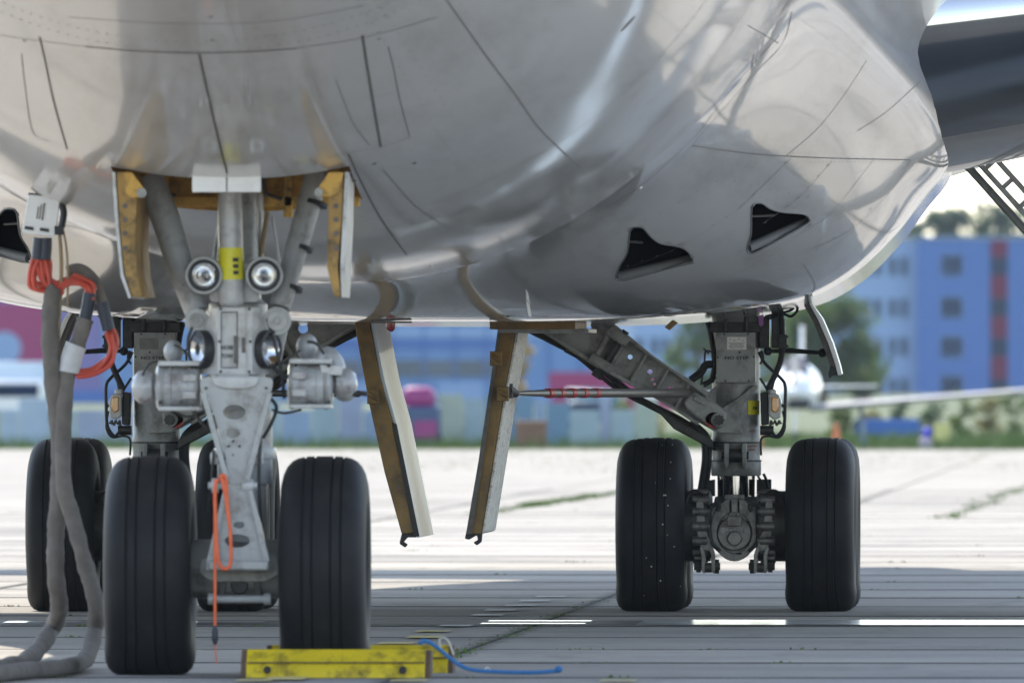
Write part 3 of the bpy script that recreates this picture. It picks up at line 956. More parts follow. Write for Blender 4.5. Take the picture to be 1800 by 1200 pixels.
# landing lights: two round ones above, two more set in the steering shield
def lamp(px, py, Y, r, yaw, housing=True):
    c = at(px, py, Y)
    L_ = empty('landing_light', c, air)
    L_.rotation_euler = (0, 0, yaw)
    if housing: MB().lathe([(r * .35, .19), (r * .8, .15), (r * 1.0, .05), (r * 1.0, -.03), (r * .97, -.045), (r * .86, -.045), (r * .84, -.03), (r * .84, .0)], (0, 0, 0), (0, 1, 0), 36, caps=False) \
        .build('lamp_housing', G, L_, smooth=35)
    rb_ = .84 if housing else 1.0
    MB().lathe([(r * rb_, -.030 if housing else .01), (r * rb_, -.042 if housing else -.054), (r * (.66 if housing else .88), -.040 if housing else -.056), (r * (.64 if housing else .86), -.022 if housing else -.045), (r * (.64 if housing else .87), .02 if housing else -.04)], (0, 0, 0), (0, 1, 0), 36, caps=False).build('lamp_bezel', M['black'], L_, smooth=35)
    MB().lathe([(0, .085), (r * .2, .078), (r * .4, .056), (r * .55, .022), (r * .66, -.012)] if housing else [(0, .004), (r * .3, -.001), (r * .6, -.018), (r * .87, -.046)], (0, 0, 0), (0, 1, 0), 36, caps=False).build('lamp_reflector', M['chrome'], L_, smooth=60)
    MB().sphere((0, .03 if housing else -.006, 0), r * .10, (1, 1.3, 1), 12, 8).build('lamp_bulb', M['alu'], L_)
    if housing: MB().lathe([(r * .68, -.034), (r * .66, -.036), (r * .5, -.046), (r * .25, -.053), (0, -.055), (0, -.051), (r * .25, -.049), (r * .5, -.042), (r * .66, -.032)], (0, 0, 0), (0, 1, 0), 32, caps=False).build('lamp_glass', M['glass'], L_, smooth=60)
    return L_
lamp(360, 484, -.30, .106, R(-4)); lamp(464, 484, -.30, .106, R(5))
b = MB()
b.prism(poly(rnd_poly([(372, 462), (452, 462), (456, 532), (368, 532)], 10), -.24), (0, .10, 0))
b.cyl(A(330, 484, -.18), A(494, 484, -.18), .035, n=16)
b.build('lamp_bracket', G, leg, bevel=.006)

# steering shield between the lower lights
b = MB().plate(poly([(382, 540), (443, 540), (443, 658), (382, 658)], -.36), [poly([(388, 548), (418, 548), (418, 647), (388, 647)], -.36)], (0, .06, 0))
fold = lambda px_, py_: at(px_, py_, -.36 + max(0, (382 - px_), (px_ - 443)) * .0032 * 1.65)
for side in ([(382, 540), (382, 658), (352, 658), (343, 650), (345, 608), (361, 572), (372, 540)], [(443, 540), (455, 540), (466, 572), (481, 608), (484, 650), (475, 658), (443, 658)]):
    b.prism([fold(*q) for q in side], (0, .05, 0))
b.prism(poly([(389, 549), (417, 549), (417, 646), (389, 646)], -.33), (0, .02, 0))
sh = b.build('steering_shield', M['gearpale'], leg, smooth=0, bevel=.004)
MB().prism(poly([(430, 540), (433, 540), (436, 656), (433, 656)], -.368), (0, .01, 0)).build('shield_rib', M['gear'], sh)
lamp(361, 614, -.245, .108, R(-60), False); lamp(463, 614, -.245, .108, R(60), False)
for txt, px_, py_, s_ in (('NOSE', 399, 611, .036), ('TOW', 399, 626, .036)):
    text_mesh(txt, .032, A(px_, py_, -.3345), M['ink'], sh, sx=.85)
for x0, y0, x1, y1 in ((411, 590, 418, 638), (425, 593, 434, 620)):
    p = A(x0, y0, -.364); q = A(x1, y1, -.364)
    MB().box((p + q) / 2, (q.x - p.x, .006, p.z - q.z)).build('warning_label', M['seam'], sh)
p = A(385, 657, -.37); q = A(437, 669, -.37)
MB().box((p + q) / 2, (q.x - p.x, .012, p.z - q.z)).build('name_plate', M['gear'], sh)
text_mesh('DO NOT TURN', .022, A(411, 663, -.378), M['ink'], sh, sx=.9)

# steering actuators either side of the leg
def actuator(pts):
    pass
def act(s, f, nm='steering_actuator'):
    """s = -1 left, 1 right; f maps the left one's px to this side"""
    b = MB()
    yc = -.16
    b.lathe([(.10, -.01), (.135, 0), (.135, .055), (.128, .06), (.128, .15), (.135, .155), (.135, .225), (.11, .24)], A(*f(350, 680), yc), (A(*f(280, 680), yc) - A(*f(350, 680), yc)), 32)
    b.lathe([(.05, 0), (.05, .07), (.082, .085), (.096, .12), (.09, .16), (.06, .19), (0, .2)], A(*f(294, 680), yc), (A(*f(240, 680), yc) - A(*f(294, 680), yc)), 28)
    a_ = b.build(nm, DR, leg, smooth=38)
    b = MB()
    for y0, y1 in ((634, 643), (714, 722)):
        b = MB().prism([A(*f(x, y), yc - .14) for x, y in ((278, y0), (352, y0), (352, y1), (278, y1))], (0, .26, 0))
        b.build('actuator_frame', GP, a_, bevel=.006)
    b = MB().lathe([(.045, 0), (.045, .12), (.06, .125), (.06, .15)], A(*f(352, 678), yc - .06), (A(*f(325, 678), yc - .06) - A(*f(352, 678), yc - .06)), 18)
    b.build('actuator_rod', M['gear'], a_, smooth=38)
    b = MB()
    for k, (x, y) in enumerate(((334, 664), (334, 694))):
        MB().box(A(*f(x, y), yc - .10), (.085, .08, .05)).build('rod_clevis', DR, a_, bevel=.010)
    return a_
actL = act(-1, lambda x, y: (x, y))
actR = act(1, lambda x, y: (x * -1 + 860, y - 4))
MB().sphere(A(305, 618, .0), .055, (1, 1, 1.2)).cyl(A(305, 604, 0), A(305, 640, 0), .03).build('steering_valve', G, actL, smooth=38)
MB().sphere(A(540, 610, .02), .06, (1, 1, 1.3)).build('steering_valve', G, actR, smooth=38)
b = MB().tube(spline([A(560, 640, -.1), A(575, 622, -.1), A(592, 640, -.12), A(596, 668, -.12)], 6), .045, 14)
b.build('actuator_elbow', DR, actR, smooth=40)
MB().prism(poly(rnd_poly([(562, 640), (604, 643), (600, 660), (565, 658)], 3), -.28), (0, .09, 0)).build('actuator_bracket', GP, actR, bevel=.005)
for pts, r in (([(322, 640), (332, 652), (345, 650)], .008), ([(612, 694), (628, 691), (646, 692)], .014), ([(300, 722), (330, 732), (360, 725)], .007),
               ([(478, 720), (500, 726), (530, 720)], .007), ([(345, 640), (335, 630), (318, 612), (306, 606)], .006), ([(494, 640), (510, 628), (528, 615)], .006)):
    MB().tube(spline([A(x, y, -.2) for x, y in pts], 5), r).build('hydraulic_hose', M['dark'], leg, smooth=40)

for k, (pts, r, m_) in enumerate((([(470, 560), (482, 600), (494, 650), (500, 700)], .010, 'black'), ([(476, 640), (490, 655), (506, 662), (520, 676)], .012, 'black'),
        ([(338, 575), (330, 600), (336, 640), (345, 660)], .009, 'black'), 
        ([(500, 640), (512, 634), (520, 640), (516, 655)], .009, 'black'), ([(346, 700), (340, 720), (352, 740), (372, 760)], .010, 'dark'), ([(476, 700), (486, 716), (478, 742), (462, 770)], .010, 'black'),
        ([(540, 600), (556, 604), (570, 622)], .009, 'dark'), ([(250, 660), (262, 640), (282, 634)], .007, 'dark'))):
    MB().tube(spline([A(x, y, -.24) for x, y in pts], 5), r).build('hydraulic_hose', M[m_], leg, smooth=40)
b = MB()
for x, y in ((388, 543), (438, 543), (388, 653), (438, 653), (386, 600), (440, 600)): b.cyl(A(x, y, -.368), A(x, y, -.355), .009, n=6)
tag(b.build('shield_bolts', M['dark'], sh), kind='stuff')
for x in (282, 318, 545, 578):
    for y in (646, 711):
        MB().cyl(A(x, y - 4, -.29), A(x, y - 4, -.26), .013, n=6).build('actuator_bolt', M['dark'], actL if x < 400 else actR)
for x0, x1 in ((283, 290), (343, 350), (510, 517), (570, 577)):
    a_ = A(x0, 680 if x0 < 400 else 676, -.16); c_ = A(x1, 680 if x0 < 400 else 676, -.16)
    MB().cyl(a_, c_, .139, n=28).build('actuator_band', M['gear2'], actL if x0 < 400 else actR, bevel=.003)

# torsion links
Yl = -.40
out = rnd_poly([(352, 664), (384, 660), (440, 660), (478, 664), (478, 684), (466, 702), (447, 790), (434, 848), (402, 852), (396, 800), (368, 700), (352, 684)], 6)
b = MB().plate(poly(out, Yl), [circ(412, 724, 20, 13, Yl), circ(410, 761, 12, 9, Yl), circ(410, 799, 2.5, 2.5, Yl, 8)], (0, .075, 0))
b.prism(poly([(352, 690), (362, 690), (402, 838), (396, 848)], Yl - .03), (0, .08, 0))
b.prism(poly([(470, 690), (478, 690), (438, 846), (430, 838)], Yl - .03), (0, .08, 0))
up = b.build('upper_torsion_link', G, leg, smooth=0, bevel=.006)
b = MB().prism(poly(rnd_poly([(372, 661), (456, 661), (452, 678), (430, 684), (398, 684), (376, 678)], 6), Yl - .02), (0, .06, 0))
b.build('link_yoke', M['gearpale'], up, bevel=.008)
b = MB()
for x, y in ((402, 784), (421, 784), (362, 682), (468, 682), (410, 775)):
    b.cyl(A(x, y, Yl - .008), A(x, y, Yl + .01), .008, n=10)
tag(b.build('link_bolts', M['dark'], up), kind='stuff')
out = rnd_poly([(398, 852), (436, 852), (446, 900), (466, 950), (476, 1000), (360, 1002), (372, 950), (392, 900)], 8)
b = MB().plate(poly(out, Yl + .01), [circ(417, 950, 22, 12, Yl + .01), circ(420, 922, 10, 6, Yl + .01)], (0, .07, 0))
b.prism(poly([(392, 862), (400, 862), (372, 990), (362, 990)], Yl - .02), (0, .08, 0))
b.prism(poly([(436, 862), (443, 862), (474, 985), (465, 990)], Yl - .02), (0, .08, 0))
lo = b.build('lower_torsion_link', G, leg, smooth=0, bevel=.006)
b = MB().cyl(A(366, 853, Yl + .03), A(452, 853, Yl + .03), .020, n=16)
b.cyl(A(372, 853, Yl + .03), A(384, 853, Yl + .03), .042, n=16).cyl(A(426, 853, Yl + .03), A(446, 853, Yl + .03), .038, n=16)
b.build('link_apex_bolt', M['gearpale'], leg, bevel=.003)
b = MB().box(A(420, 993, Yl), (.34, .10, .055))
b.build('link_lug', G, lo, bevel=.012)
for pts, r in (([(452, 700), (458, 760), (455, 850), (462, 960)], .010), ([(376, 790), (372, 840), (366, 900)], .008), ([(380, 800), (396, 806), (430, 806), (452, 800)], .007)):
    MB().tube(spline([A(x, y, -.16) for x, y in pts], 5), r).build('brake_hose', M['dark'], leg, smooth=40)
for x in (378, 455):
    MB().box(A(x, 805, -.10), (.05, .08, .07)).build('hose_clamp', GP, leg, bevel=.008)

# nose gear doors, open, hanging either side
def ndoor(front, skin, L_):
    b = MB().prism(poly(front, -.95), (0, L_, 0))
    d_ = b.build('nose_gear_door', M['doorprimer'], air, bevel=.006)
    MB().prism(poly(skin, -.96), (0, L_ + .03, 0)).build('door_skin', M['doorwhite'], d_, bevel=.003)
    return d_
dl = ndoor([(204, 302), (232, 302), (240, 350), (238, 440), (241, 482), (250, 522), (232, 522), (218, 482), (210, 400)],
           [(197, 302), (203, 302), (209, 400), (217, 482), (231, 523), (226, 525), (212, 486), (203, 400)], 1.25)
MB().prism(poly([(218, 303), (232, 303), (252, 330), (252, 346), (232, 348), (222, 340)], -.97), (0, .06, 0)).build('hinge_gusset', M['yellowprimer'], dl, bevel=.004)
MB().cyl(A(249, 339, -1.0), A(249, 339, -.85), .028, n=14).build('hinge_pin', M['gear2'], dl)
dr = ndoor([(576, 302), (604, 302), (602, 380), (594, 470), (600, 521), (588, 522), (575, 470), (577, 380)],
           [(606, 302), (611, 302), (609, 400), (603, 523), (600, 523), (598, 470)], .75)
MB().prism(poly([(604, 303), (578, 303), (558, 332), (560, 345), (580, 346), (596, 340)], -.97), (0, .06, 0)).build('hinge_gusset', M['yellowprimer'], dr, bevel=.004)
MB().cyl(A(560, 338, -1.0), A(560, 338, -.85), .024, n=14).build('hinge_pin', M['gear2'], dr)
for dd, xs in ((dl, (212, 228)), (dr, (584, 597))):
    for y in (362, 386, 410, 436):
        MB().cyl(A((xs[0] + xs[1]) / 2, y, -.957), A((xs[0] + xs[1]) / 2, y, -.94), .014, n=10).build('lightening_hole', M['seam'], dd)

# ------------------------------------------------------------------ body gear (two four-wheel bogies)
YB = 27.1; YF = 26.37; YR = 27.83
def body_gear(s):
    """s = 1 measured from the photograph; s = -1 the same gear mirrored to the other side"""
    def g(px, py, Y):
        p = at(px, py, Y); return Vector((p.x * s, p.y, p.z))
    def gp(pts, Y):
        return [g(x, y, Y) for x, y in pts]
    def gc(px, py, rx, ry, Y, n=16):
        return [g(px + rx * math.cos(2 * math.pi * k / n), py - ry * math.sin(2 * math.pi * k / n), Y) for k in range(n)]
    G2, BK, DK = M['gear2'], M['brake'], M['dark']
    cxx = g(1294, 800, YB).x
    z = lambda py, Y=YB: at(1294, py, Y).z
    b = MB()
    b.lathe([(.172, z(836)), (.178, z(833)), (.178, z(812)), (.170, z(808)), (.170, z(783)), (.176, z(780)), (.176, z(768)), (.170, z(765)), (.172, z(680)), (.172, z(540))],
            (cxx, YB, 0), (0, 0, 1), 40)
    leg = b.build('body_gear_leg', G2, air, smooth=35)
    MB().lathe([(.133, z(880)), (.135, z(838)), (.135, z(800))], (cxx, YB, 0), (0, 0, 1), 36).build('piston', M['chrome'], leg, smooth=35)
    b = MB().lathe([(.184, z(779)), (.184, z(776))], (cxx, YB, 0), (0, 0, 1), 40)
    b.lathe([(.182, z(811)), (.182, z(808))], (cxx, YB, 0), (0, 0, 1), 40)
    tag(b.build('gland_ring', DK, leg, smooth=35), kind='stuff')
    # access panel
    Yp = YB - .30
    b = MB().prism(gp([(1259, 584), (1328, 584), (1328, 672), (1259, 672)], Yp), (0, .30, 0))
    pn = b.build('access_panel', G2, leg, bevel=.005)
    b = MB()
    for x, y in ((1273, 587), (1315, 587), (1262, 628), (1325, 627), (1275, 669), (1316, 669), (1300, 619)):
        b.cyl(g(x, y, Yp - .006), g(x, y, Yp + .01), .007, n=8)
    tag(b.build('panel_screws', M['ink'], pn), kind='stuff')
    if s > 0:
        p = g(1278, 614, Yp - .003); q = g(1312, 592, Yp - .003)
        pl = MB().box((p + q) / 2, (q.x - p.x, .004, q.z - p.z)).build('placard', M['label_white'], pn)
        b = MB()
        for k in range(6):
            b.box(g(1295 - (k % 2), 602.5 + k * 1.9, Yp - .0062), (.118 - .012 * (k % 3), .002, .0022))
        for k, x in enumerate((1284, 1291, 1299, 1306)):
            b.box(g(x, 596 + (k % 2) * 2, Yp - .0062), (.016, .002, .003))
        tag(b.build('placard_print', M['ink'], pl), kind='stuff')
        text_mesh('NO STEP', .030, g(1295, 629, Yp - .003), M['ink'], pn, sx=1.45)
    else:
        p = g(1285, 614, Yp - .003); q = g(1318, 594, Yp - .003)
        MB().box((p + q) / 2, (abs(q.x - p.x), .004, q.z - p.z)).build('placard', M['seam_soft'], pn)
        text_mesh('NO STEP', .030, g(1295, 629, Yp - .003), M['ink'], pn, sx=1.45)
    b = MB().prism(gp([(1249, 566), (1336, 566), (1336, 584), (1249, 584)], YB - .24), (0, .44, 0))
    b.cyl(g(1275, 560, YB - .26), g(1275, 582, YB - .26), .014).cyl(g(1312, 556, YB - .26), g(1312, 582, YB - .26), .018)
    b.build('trunnion_block', DK, leg, bevel=.006)
    # lug that takes the side brace
    b = MB().prism(gp(rnd_poly([(1336, 676), (1326, 688), (1304, 712), (1296, 738), (1308, 762), (1262, 760), (1246, 748), (1250, 728), (1262, 722), (1310, 690), (1322, 678)], 8), YB - .22), (0, .12, 0))
    b.build('brace_lug', G2, leg, bevel=.02, seg=3)
    b = MB().prism(gp([(1222, 706), (1262, 676), (1300, 672), (1300, 688), (1262, 716), (1236, 720)], YB - .10), (0, .10, 0))
    b.build('brace_web', G2, leg, bevel=.008)
    b = MB().cyl(g(1262, 738, YB - .36), g(1262, 738, YB - .02), .050, n=24)
    b.build('brace_pin', G2, leg, bevel=.004)
    MB().lathe([(.056, 0), (.056, .02)], g(1254, 738, YB - .345), (0, 1, 0), 24).build('pin_red_mark', M['red'], leg)
    b = MB().cyl(g(1264, 738, YB - .40), g(1264, 738, YB - .36), .036, n=6)
    for k in range(8):
        a_ = 2 * math.pi * k / 8
        c_ = g(1264 + 8 * math.cos(a_), 738 + 8 * math.sin(a_), YB - .385)
        b.cyl(c_, c_ + Vector((0, .02, 0)), .008, n=6)
    tag(b.build('castle_nut', DK, leg), kind='stuff')
    # torsion lug on the lower cylinder
    b = MB()
    for x0, x1 in ((1273, 1281), (1304, 1312)):
        MB().prism(gp(rnd_poly([(x0, 779), (x1, 779), (x1, 812), (x1 - 2, 824), (x0 + 2, 824), (x0, 812)], 2), YB - .33), (0, .18, 0)).build('torsion_lug', G2, leg, bevel=.006)
    b = MB().cyl(g(1268, 800, YB - .27), g(1316, 800, YB - .27), .028, n=16).cyl(g(1282, 800, YB - .27), g(1303, 800, YB - .27), .048, n=18)
    b.build('torsion_pin', DK, leg)
    if s > 0:
        p = g(1332, 728, YB - .19); q = g(1320, 704, YB - .19)
        yl = MB()
        for k in range(5):
            a0 = R(34) + R(8) * k
            yl.box((cxx + .1765 * math.sin(a0), YB - .1765 * math.cos(a0), z(716)), (.026, .003, .100), (0, 0, a0))
        yo = yl.build('pressure_label', M['label_yellow'], leg)
        text_mesh('200', .030, (cxx + .183 * math.sin(R(48)), YB - .183 * math.cos(R(48)), z(717)), M['ink'], yo, ux=(math.cos(R(48)), math.sin(R(48)), 0))
        for py, t in ((757, 'LOCK'), (784, 'STRUT PIN'), (790, 'INSPECT')):
            text_mesh(t, .017, (cxx + .183 * math.sin(R(40)), YB - .183 * math.cos(R(40)) - .012, z(py)), M['ink_red'], leg, ux=(math.cos(R(40)), math.sin(R(40)), 0))

    # bogie beam, axles, brakes
    b = MB()
    wz_ = TR - .018
    b.cyl((cxx, YF - .12, wz_ + .02), (cxx, YR + .12, wz_ + .02), .16, n=28)
    b.cyl((cxx, YB, wz_), (cxx, YB, z(872)), .20, .15, n=28)
    bg_ = b.build('bogie_beam', DK, leg, bevel=.01)
    yf = YF - .17
    b = MB().plate(gc(1291, 930, 41, 56, yf, 32), [gc(1291, 936, 31, 36, yf, 24)], (0, .12, 0))
    b.prism(gp(rnd_poly([(1250, 895), (1262, 884), (1320, 884), (1333, 895), (1333, 915), (1250, 915)], 6), yf + .03), (0, .1, 0))
    b.build('bogie_end', BK, bg_, bevel=.008)
    b = MB().cyl(g(1291, 937, yf + .02), g(1291, 937, yf + .10), .122, n=28).cyl(g(1291, 933, yf + .09), g(1291, 933, yf + .2), .19, n=28)
    b.cyl(g(1291, 946, yf - .03), g(1291, 946, yf + .05), .052, n=20)
    b.build('axle_cap', BK, bg_, bevel=.008)
    b = MB()
    for k in range(7):
        c_ = g(1272 + k * 6.4, 931 - (k % 2), yf - .005)
        b.cyl(c_, c_ + Vector((0, .04, 0)), .010, n=8)
    for x in (1271, 1313): b.cyl(g(x, 931, yf - .02), g(x, 931, yf + .03), .020, n=10)
    tag(b.build('cap_bolts', M['gear2'], bg_), kind='stuff')
    b = MB().prism(gp([(1278, 907), (1304, 907), (1304, 924), (1278, 924)], yf - .06), (0, .08, 0))
    b.build('junction_box', BK, bg_, bevel=.005)
    b = MB()
    for x in (1284, 1298): b.prism(gp([(x - 2.5, 878), (x + 2.5, 878), (x + 3, 908), (x - 3, 908)], yf + .0), (0, .05, 0))
    b.box(g(1291, 873, yf + .03), (.14, .08, .035))
    b.build('lever_fork', BK, bg_, bevel=.004)
    b = MB().cyl((cxx - .46, YF, wz_), (cxx + .46, YF, wz_), .075, n=20).cyl((cxx - .46, YR, wz_), (cxx + .46, YR, wz_), .075, n=20)
    tag(b.build('wheel_axles', DK, bg_), kind='stuff')
    for side in (-1, 1):
        X = lambda px_: 1291 + side * (px_ - 1291)
        xb = X(1342)
        b = MB()
        c0 = g(X(1330), 935, YF); c1 = g(X(1388), 935, YF)
        b.lathe([(.22, 0), (.25, .02), (.25, (c1 - c0).length)], (c0.x, YF, wz_), c1 - c0, 32)
        bk = b.build('brake_pack', DK, bg_, smooth=35)
        b = MB()
        for k in range(7):       # pistons of the brake down its near face
            a_ = R(-78 + 26 * k)
            c_ = Vector((g(X(1344), 900, YF).x, YF - .258 * math.cos(a_), wz_ + .235 * math.sin(a_)))
            dx = (g(X(1366), 900, YF).x - c_.x)
            b.cyl(c_ - Vector((dx * .3, 0, 0)), c_ + Vector((dx * .9, 0, 0)), .034, n=14)
            b.cyl(c_ - Vector((dx * .55, 0, 0)), c_ - Vector((dx * .25, 0, 0)), .020, n=8)
        tag(b.build('brake_pistons', BK, bk, bevel=.004), kind='stuff')
        b = MB().prism(gp([(X(x), y) for x, y in rnd_poly([(1344, 876), (1364, 878), (1368, 900), (1364, 985), (1346, 985), (1343, 930)], 5)], YF - .17), (0, .10, 0))
        b.build('brake_housing', BK, bk, bevel=.012)
        b = MB()
        for x0, x1 in ((1325, 1332), (1342, 1349)):
            b.prism(gp([(X(x), y) for x, y in rnd_poly([(x0 + 4, 962), (x1 + 4, 962), (x1, 975), (x1, 1003), (x0 + 2, 1008), (x0, 1003), (x0, 975)], 2)], YF - .30), (0, .12, 0))
        b.prism(gp([(X(x), y) for x, y in rnd_poly([(1346, 880), (1358, 880), (1358, 930), (1350, 965), (1328, 970), (1334, 950), (1342, 930)], 4)], YF - .25), (0, .08, 0))
        b.build('brake_rod_fork', BK, bk, bevel=.005)
        b = MB().cyl(g(X(1316), 995, YF - .24), g(X(1362), 995, YF - .24), .026, n=12).cyl(g(X(1318), 995, YF - .24), g(X(1326), 995, YF - .24), .050, n=8)
        b.cyl(g(X(1350), 995, YF - .24), g(X(1358), 995, YF - .24), .042, n=8).cyl(g(X(1331), 997, YF - .28), g(X(1343), 997, YF - .28), .036, n=14)
        b.build('brake_rod_pin', DK, bk)
        c_ = [(1322, 898), (1318, 890), (1324, 886), (1333, 890), (1336, 905), (1332, 950), (1316, 968)]
        MB().tube(spline([g(X(x), y, YF - .22) for x, y in c_], 5), .014, 8).build('brake_hose', M['black'], bk, smooth=40)
        c_ = [(1345, 870), (1360, 862), (1372, 870), (1376, 885)]
        MB().tube(spline([g(X(x), y, YF - .18) for x, y in c_], 5), .012, 8).build('brake_hose', M['black'], bk, smooth=40)
    b = MB().prism(gp([(1330, 842), (1355, 842), (1355, 872), (1330, 868)], YB - .1), (0, .2, 0))
    b.build('leveller_box', M['black'], leg, bevel=.006)
    b = MB().prism(gp([(1234, 846), (1256, 842), (1256, 872), (1234, 868)], YB - .1), (0, .2, 0))
    b.build('leveller_box', M['black'], leg, bevel=.006)
    for Y in (YF, YR):
        for px_ in (1145.5, 1443):
            c_ = g(px_, 900, YF)
            w = wheel((c_.x, Y, wz_), air)
            w.rotation_euler = (R(rng.uniform(0, 40)), 0, 0)
            w.rotation_euler = (0, 0, 0)

    # folding side brace: a milled beam with pockets
    P0 = g(1000, 566, YB - .30); P1 = g(1268, 741, YB - .30)
    u = (P1 - P0).normalized(); Lb = (P1 - P0).length
    v = Vector((-u.z, 0, u.x)) * (1 if s > 0 else -1)
    if v.z < 0: v = -v
    def bp(t, h, Y=0): return P0 + u * (t * Lb) + v * h + Vector((0, Y, 0))
    H = lambda t: .165 - .055 * t
    b = MB()
    b.plate([bp(t, h, .05) for t, h in ((-.38, -H(-.38)), (0, -H(0)), (1, -.085), (1, .085), (0, H(0)), (-.38, H(-.38)))],
            [[bp(tc, hc, .05) + u * r_ * math.cos(2 * math.pi * k / 14) + v * r_ * math.sin(2 * math.pi * k / 14) for k in range(14)]
             for tc, hc, r_ in ((.10, .03, .036), (.385, .03, .018), (.52, .02, .017), (.555, -.015, .009), (.58, -.035, .009), (.665, -.01, .020))], (0, .05, 0))
    web = b
    br = web.build('side_brace', G2, leg, smooth=0)
    def rail(h0, h1, t0, t1, k=10):
        top_ = []; low = []
        for i in range(k + 1):
            t = t0 + (t1 - t0) * i / k
            top_.append(bp(t, h1(t), -.02)); low.append(bp(t, h0(t), -.02))
        return top_ + low[::-1]
    b = MB().prism(rail(lambda t: H(t) - .028, lambda t: H(t) + .012 * math.sin(t * 9), -.38, .86), (0, .17, 0))
    b.build('brace_rail', G2, br, bevel=.008)
    b = MB().prism(rail(lambda t: -H(t) - .012 * math.sin(t * 7), lambda t: -H(t) + .028, -.38, .90), (0, .17, 0))
    b.build('brace_rail', G2, br, bevel=.008)
    for t, w_ in ((.215, .030), (.315, .022), (.455, .016), (.60, .016), (.74, .020)):
        b = MB().prism([bp(t, -H(t) + .02, -.012), bp(t + w_, -H(t) + .02, -.012), bp(t + w_ - .01, H(t) - .02, -.012), bp(t - .01, H(t) - .02, -.012)], (0, .1, 0))
        b.build('brace_rib', G2, br, bevel=.012)
    for h0, h1 in ((-.16, -.085), (.07, .15)):     # knuckle joint straps
        b = MB().prism([bp(.20, h0, -.05), bp(.34, h0 * .95, -.05), bp(.34, h1 * .95, -.05), bp(.20, h1, -.05)], (0, .16, 0))
        b.build('knuckle_strap', G2, br, bevel=.014)
    b = MB().prism([bp(.265, -.07, -.015), bp(.31, -.07, -.015), bp(.31, .06, -.015), bp(.265, .06, -.015)], (0, .07, 0))
    b.build('knuckle_block', DK, br, bevel=.006)
    MB().cyl(bp(.29, -.21), bp(.29, .17), .026, n=14).cyl(bp(.29, -.225), bp(.29, -.18), .042, n=10).build('knuckle_pin', DK, br)
    out_ = [bp(.77, .045, -.045), bp(.80, .075, -.045), bp(.93, .085, -.045), bp(1.0, .075, -.045), bp(1.03, 0, -.045), bp(1.0, -.075, -.045), bp(.93, -.075, -.045), bp(.80, -.06, -.045), bp(.77, -.03, -.045)]
    MB().prism(out_, (0, .15, 0)).build('brace_end', G2, br, bevel=.016, seg=3)
    MB().prism([bp(.80, .02, -.058), bp(.87, .03, -.058), bp(.89, .055, -.058), bp(.80, .06, -.058)], (0, .03, 0)).build('brace_end_ridge', G2, br, bevel=.006)
    # lock links and hoses that run along the back of the brace
    for k, (h_, r_) in enumerate(((-.170, .026), (-.196, .015))):
        pts = [bp(-.28 + .135 * i, h_ - .02 * math.sin(i * 1.3 + k), .22) for i in range(10)]
        MB().tube(spline(pts, 4), r_, 8).build('brace_hose', M['dark'], br, smooth=40)
    b = MB().prism([bp(.06, -.20, .14), bp(.30, -.17, .14), bp(.30, -.13, .14), bp(.06, -.13, .14)], (0, .06, 0))
    b.build('lock_link', DK, br, bevel=.006)
    b = MB().prism([bp(.62, -.17, .10), bp(1.0, -.14, .10), bp(1.06, -.20, .10), bp(.80, -.23, .10)], (0, .14, 0))
    b.build('lock_link', DK, br, bevel=.012)
    # actuating rod of the inner door, with red bands, and its end fitting
    if s > 0:
        b = MB()
        r0 = g(909, 691, YB - 5.4); r1 = g(1250, 690, YB + .45)
        ax = r1 - r0
        b.lathe([(.010, 0), (.012, .06), (.018, .20), (.027, .9), (.030, 1.2), (.034, ax.length)], r0, ax, 18)
        rod = b.build('door_rod', M['rodgrey'], leg, smooth=35)
        for px_ in (961, 981, 1001, 1022, 1043):
            c_ = min((r0.lerp(r1, q / 400) for q in range(401)), key=lambda v_: abs((v_.x - CAM.x) * math.cos(TH) + (v_.y - CAM.y) * math.sin(TH) - (px_ - 900) / F * ((v_.y - CAM.y) * math.cos(TH) - (v_.x - CAM.x) * math.sin(TH))))
            MB().cyl(c_, c_ + ax.normalized() * .12, .0345, n=18).build('rod_band', M['red'], rod)
        b = MB().cyl(g(890, 686, YB - 5.5), g(908, 692, YB - 5.4), .05, .024, n=12).cyl(g(894, 674, YB - 5.5), g(894, 700, YB - 5.5), .030, n=10)
        b.build('rod_end', M['black'], rod)
    else:
        b = MB().cyl(g(905, 692, YB - 1.6), g(1250, 690, YB - .05), .024, n=14)
        b.build('door_rod', DK, leg)
    # outer half: shock absorber gas box, amber lamp unit, actuator and pipes
    b = MB().prism(gp([(1334, 556), (1352, 556), (1352, 612), (1334, 612)], YB - .12), (0, .24, 0))
    b.prism(gp([(1356, 545), (1372, 545), (1371, 612), (1356, 612)], YB - .16), (0, .16, 0))
    b.prism(gp([(1372, 578), (1380, 574), (1380, 604), (1372, 608)], YB - .14), (0, .12, 0))
    tag(b.build('retraction_actuator', DK, leg, bevel=.008), kind='stuff')
    b = MB().prism(gp(rnd_poly([(1336, 690), (1350, 688), (1352, 746), (1338, 748)], 4), YB - .20), (0, .16, 0))
    cbx = b.build('charging_unit', M['black'], leg, bevel=.008)
    b = MB().prism(gp(rnd_poly([(1351, 692), (1368, 692), (1374, 706), (1372, 734), (1360, 738), (1351, 730)], 4), YB - .24), (0, .14, 0))
    b.cyl(g(1357, 684, YB - .18), g(1357, 694, YB - .18), .03, n=12)
    b.build('lamp_unit', M['gearpale'], cbx, bevel=.010)
    MB().prism(gp(rnd_poly([(1356, 697), (1368, 698), (1369, 718), (1364, 726), (1356, 722)], 3), YB - .255), (0, .03, 0)).build('amber_lens', M['lampglass_amber'], cbx, bevel=.008)
    b = MB()
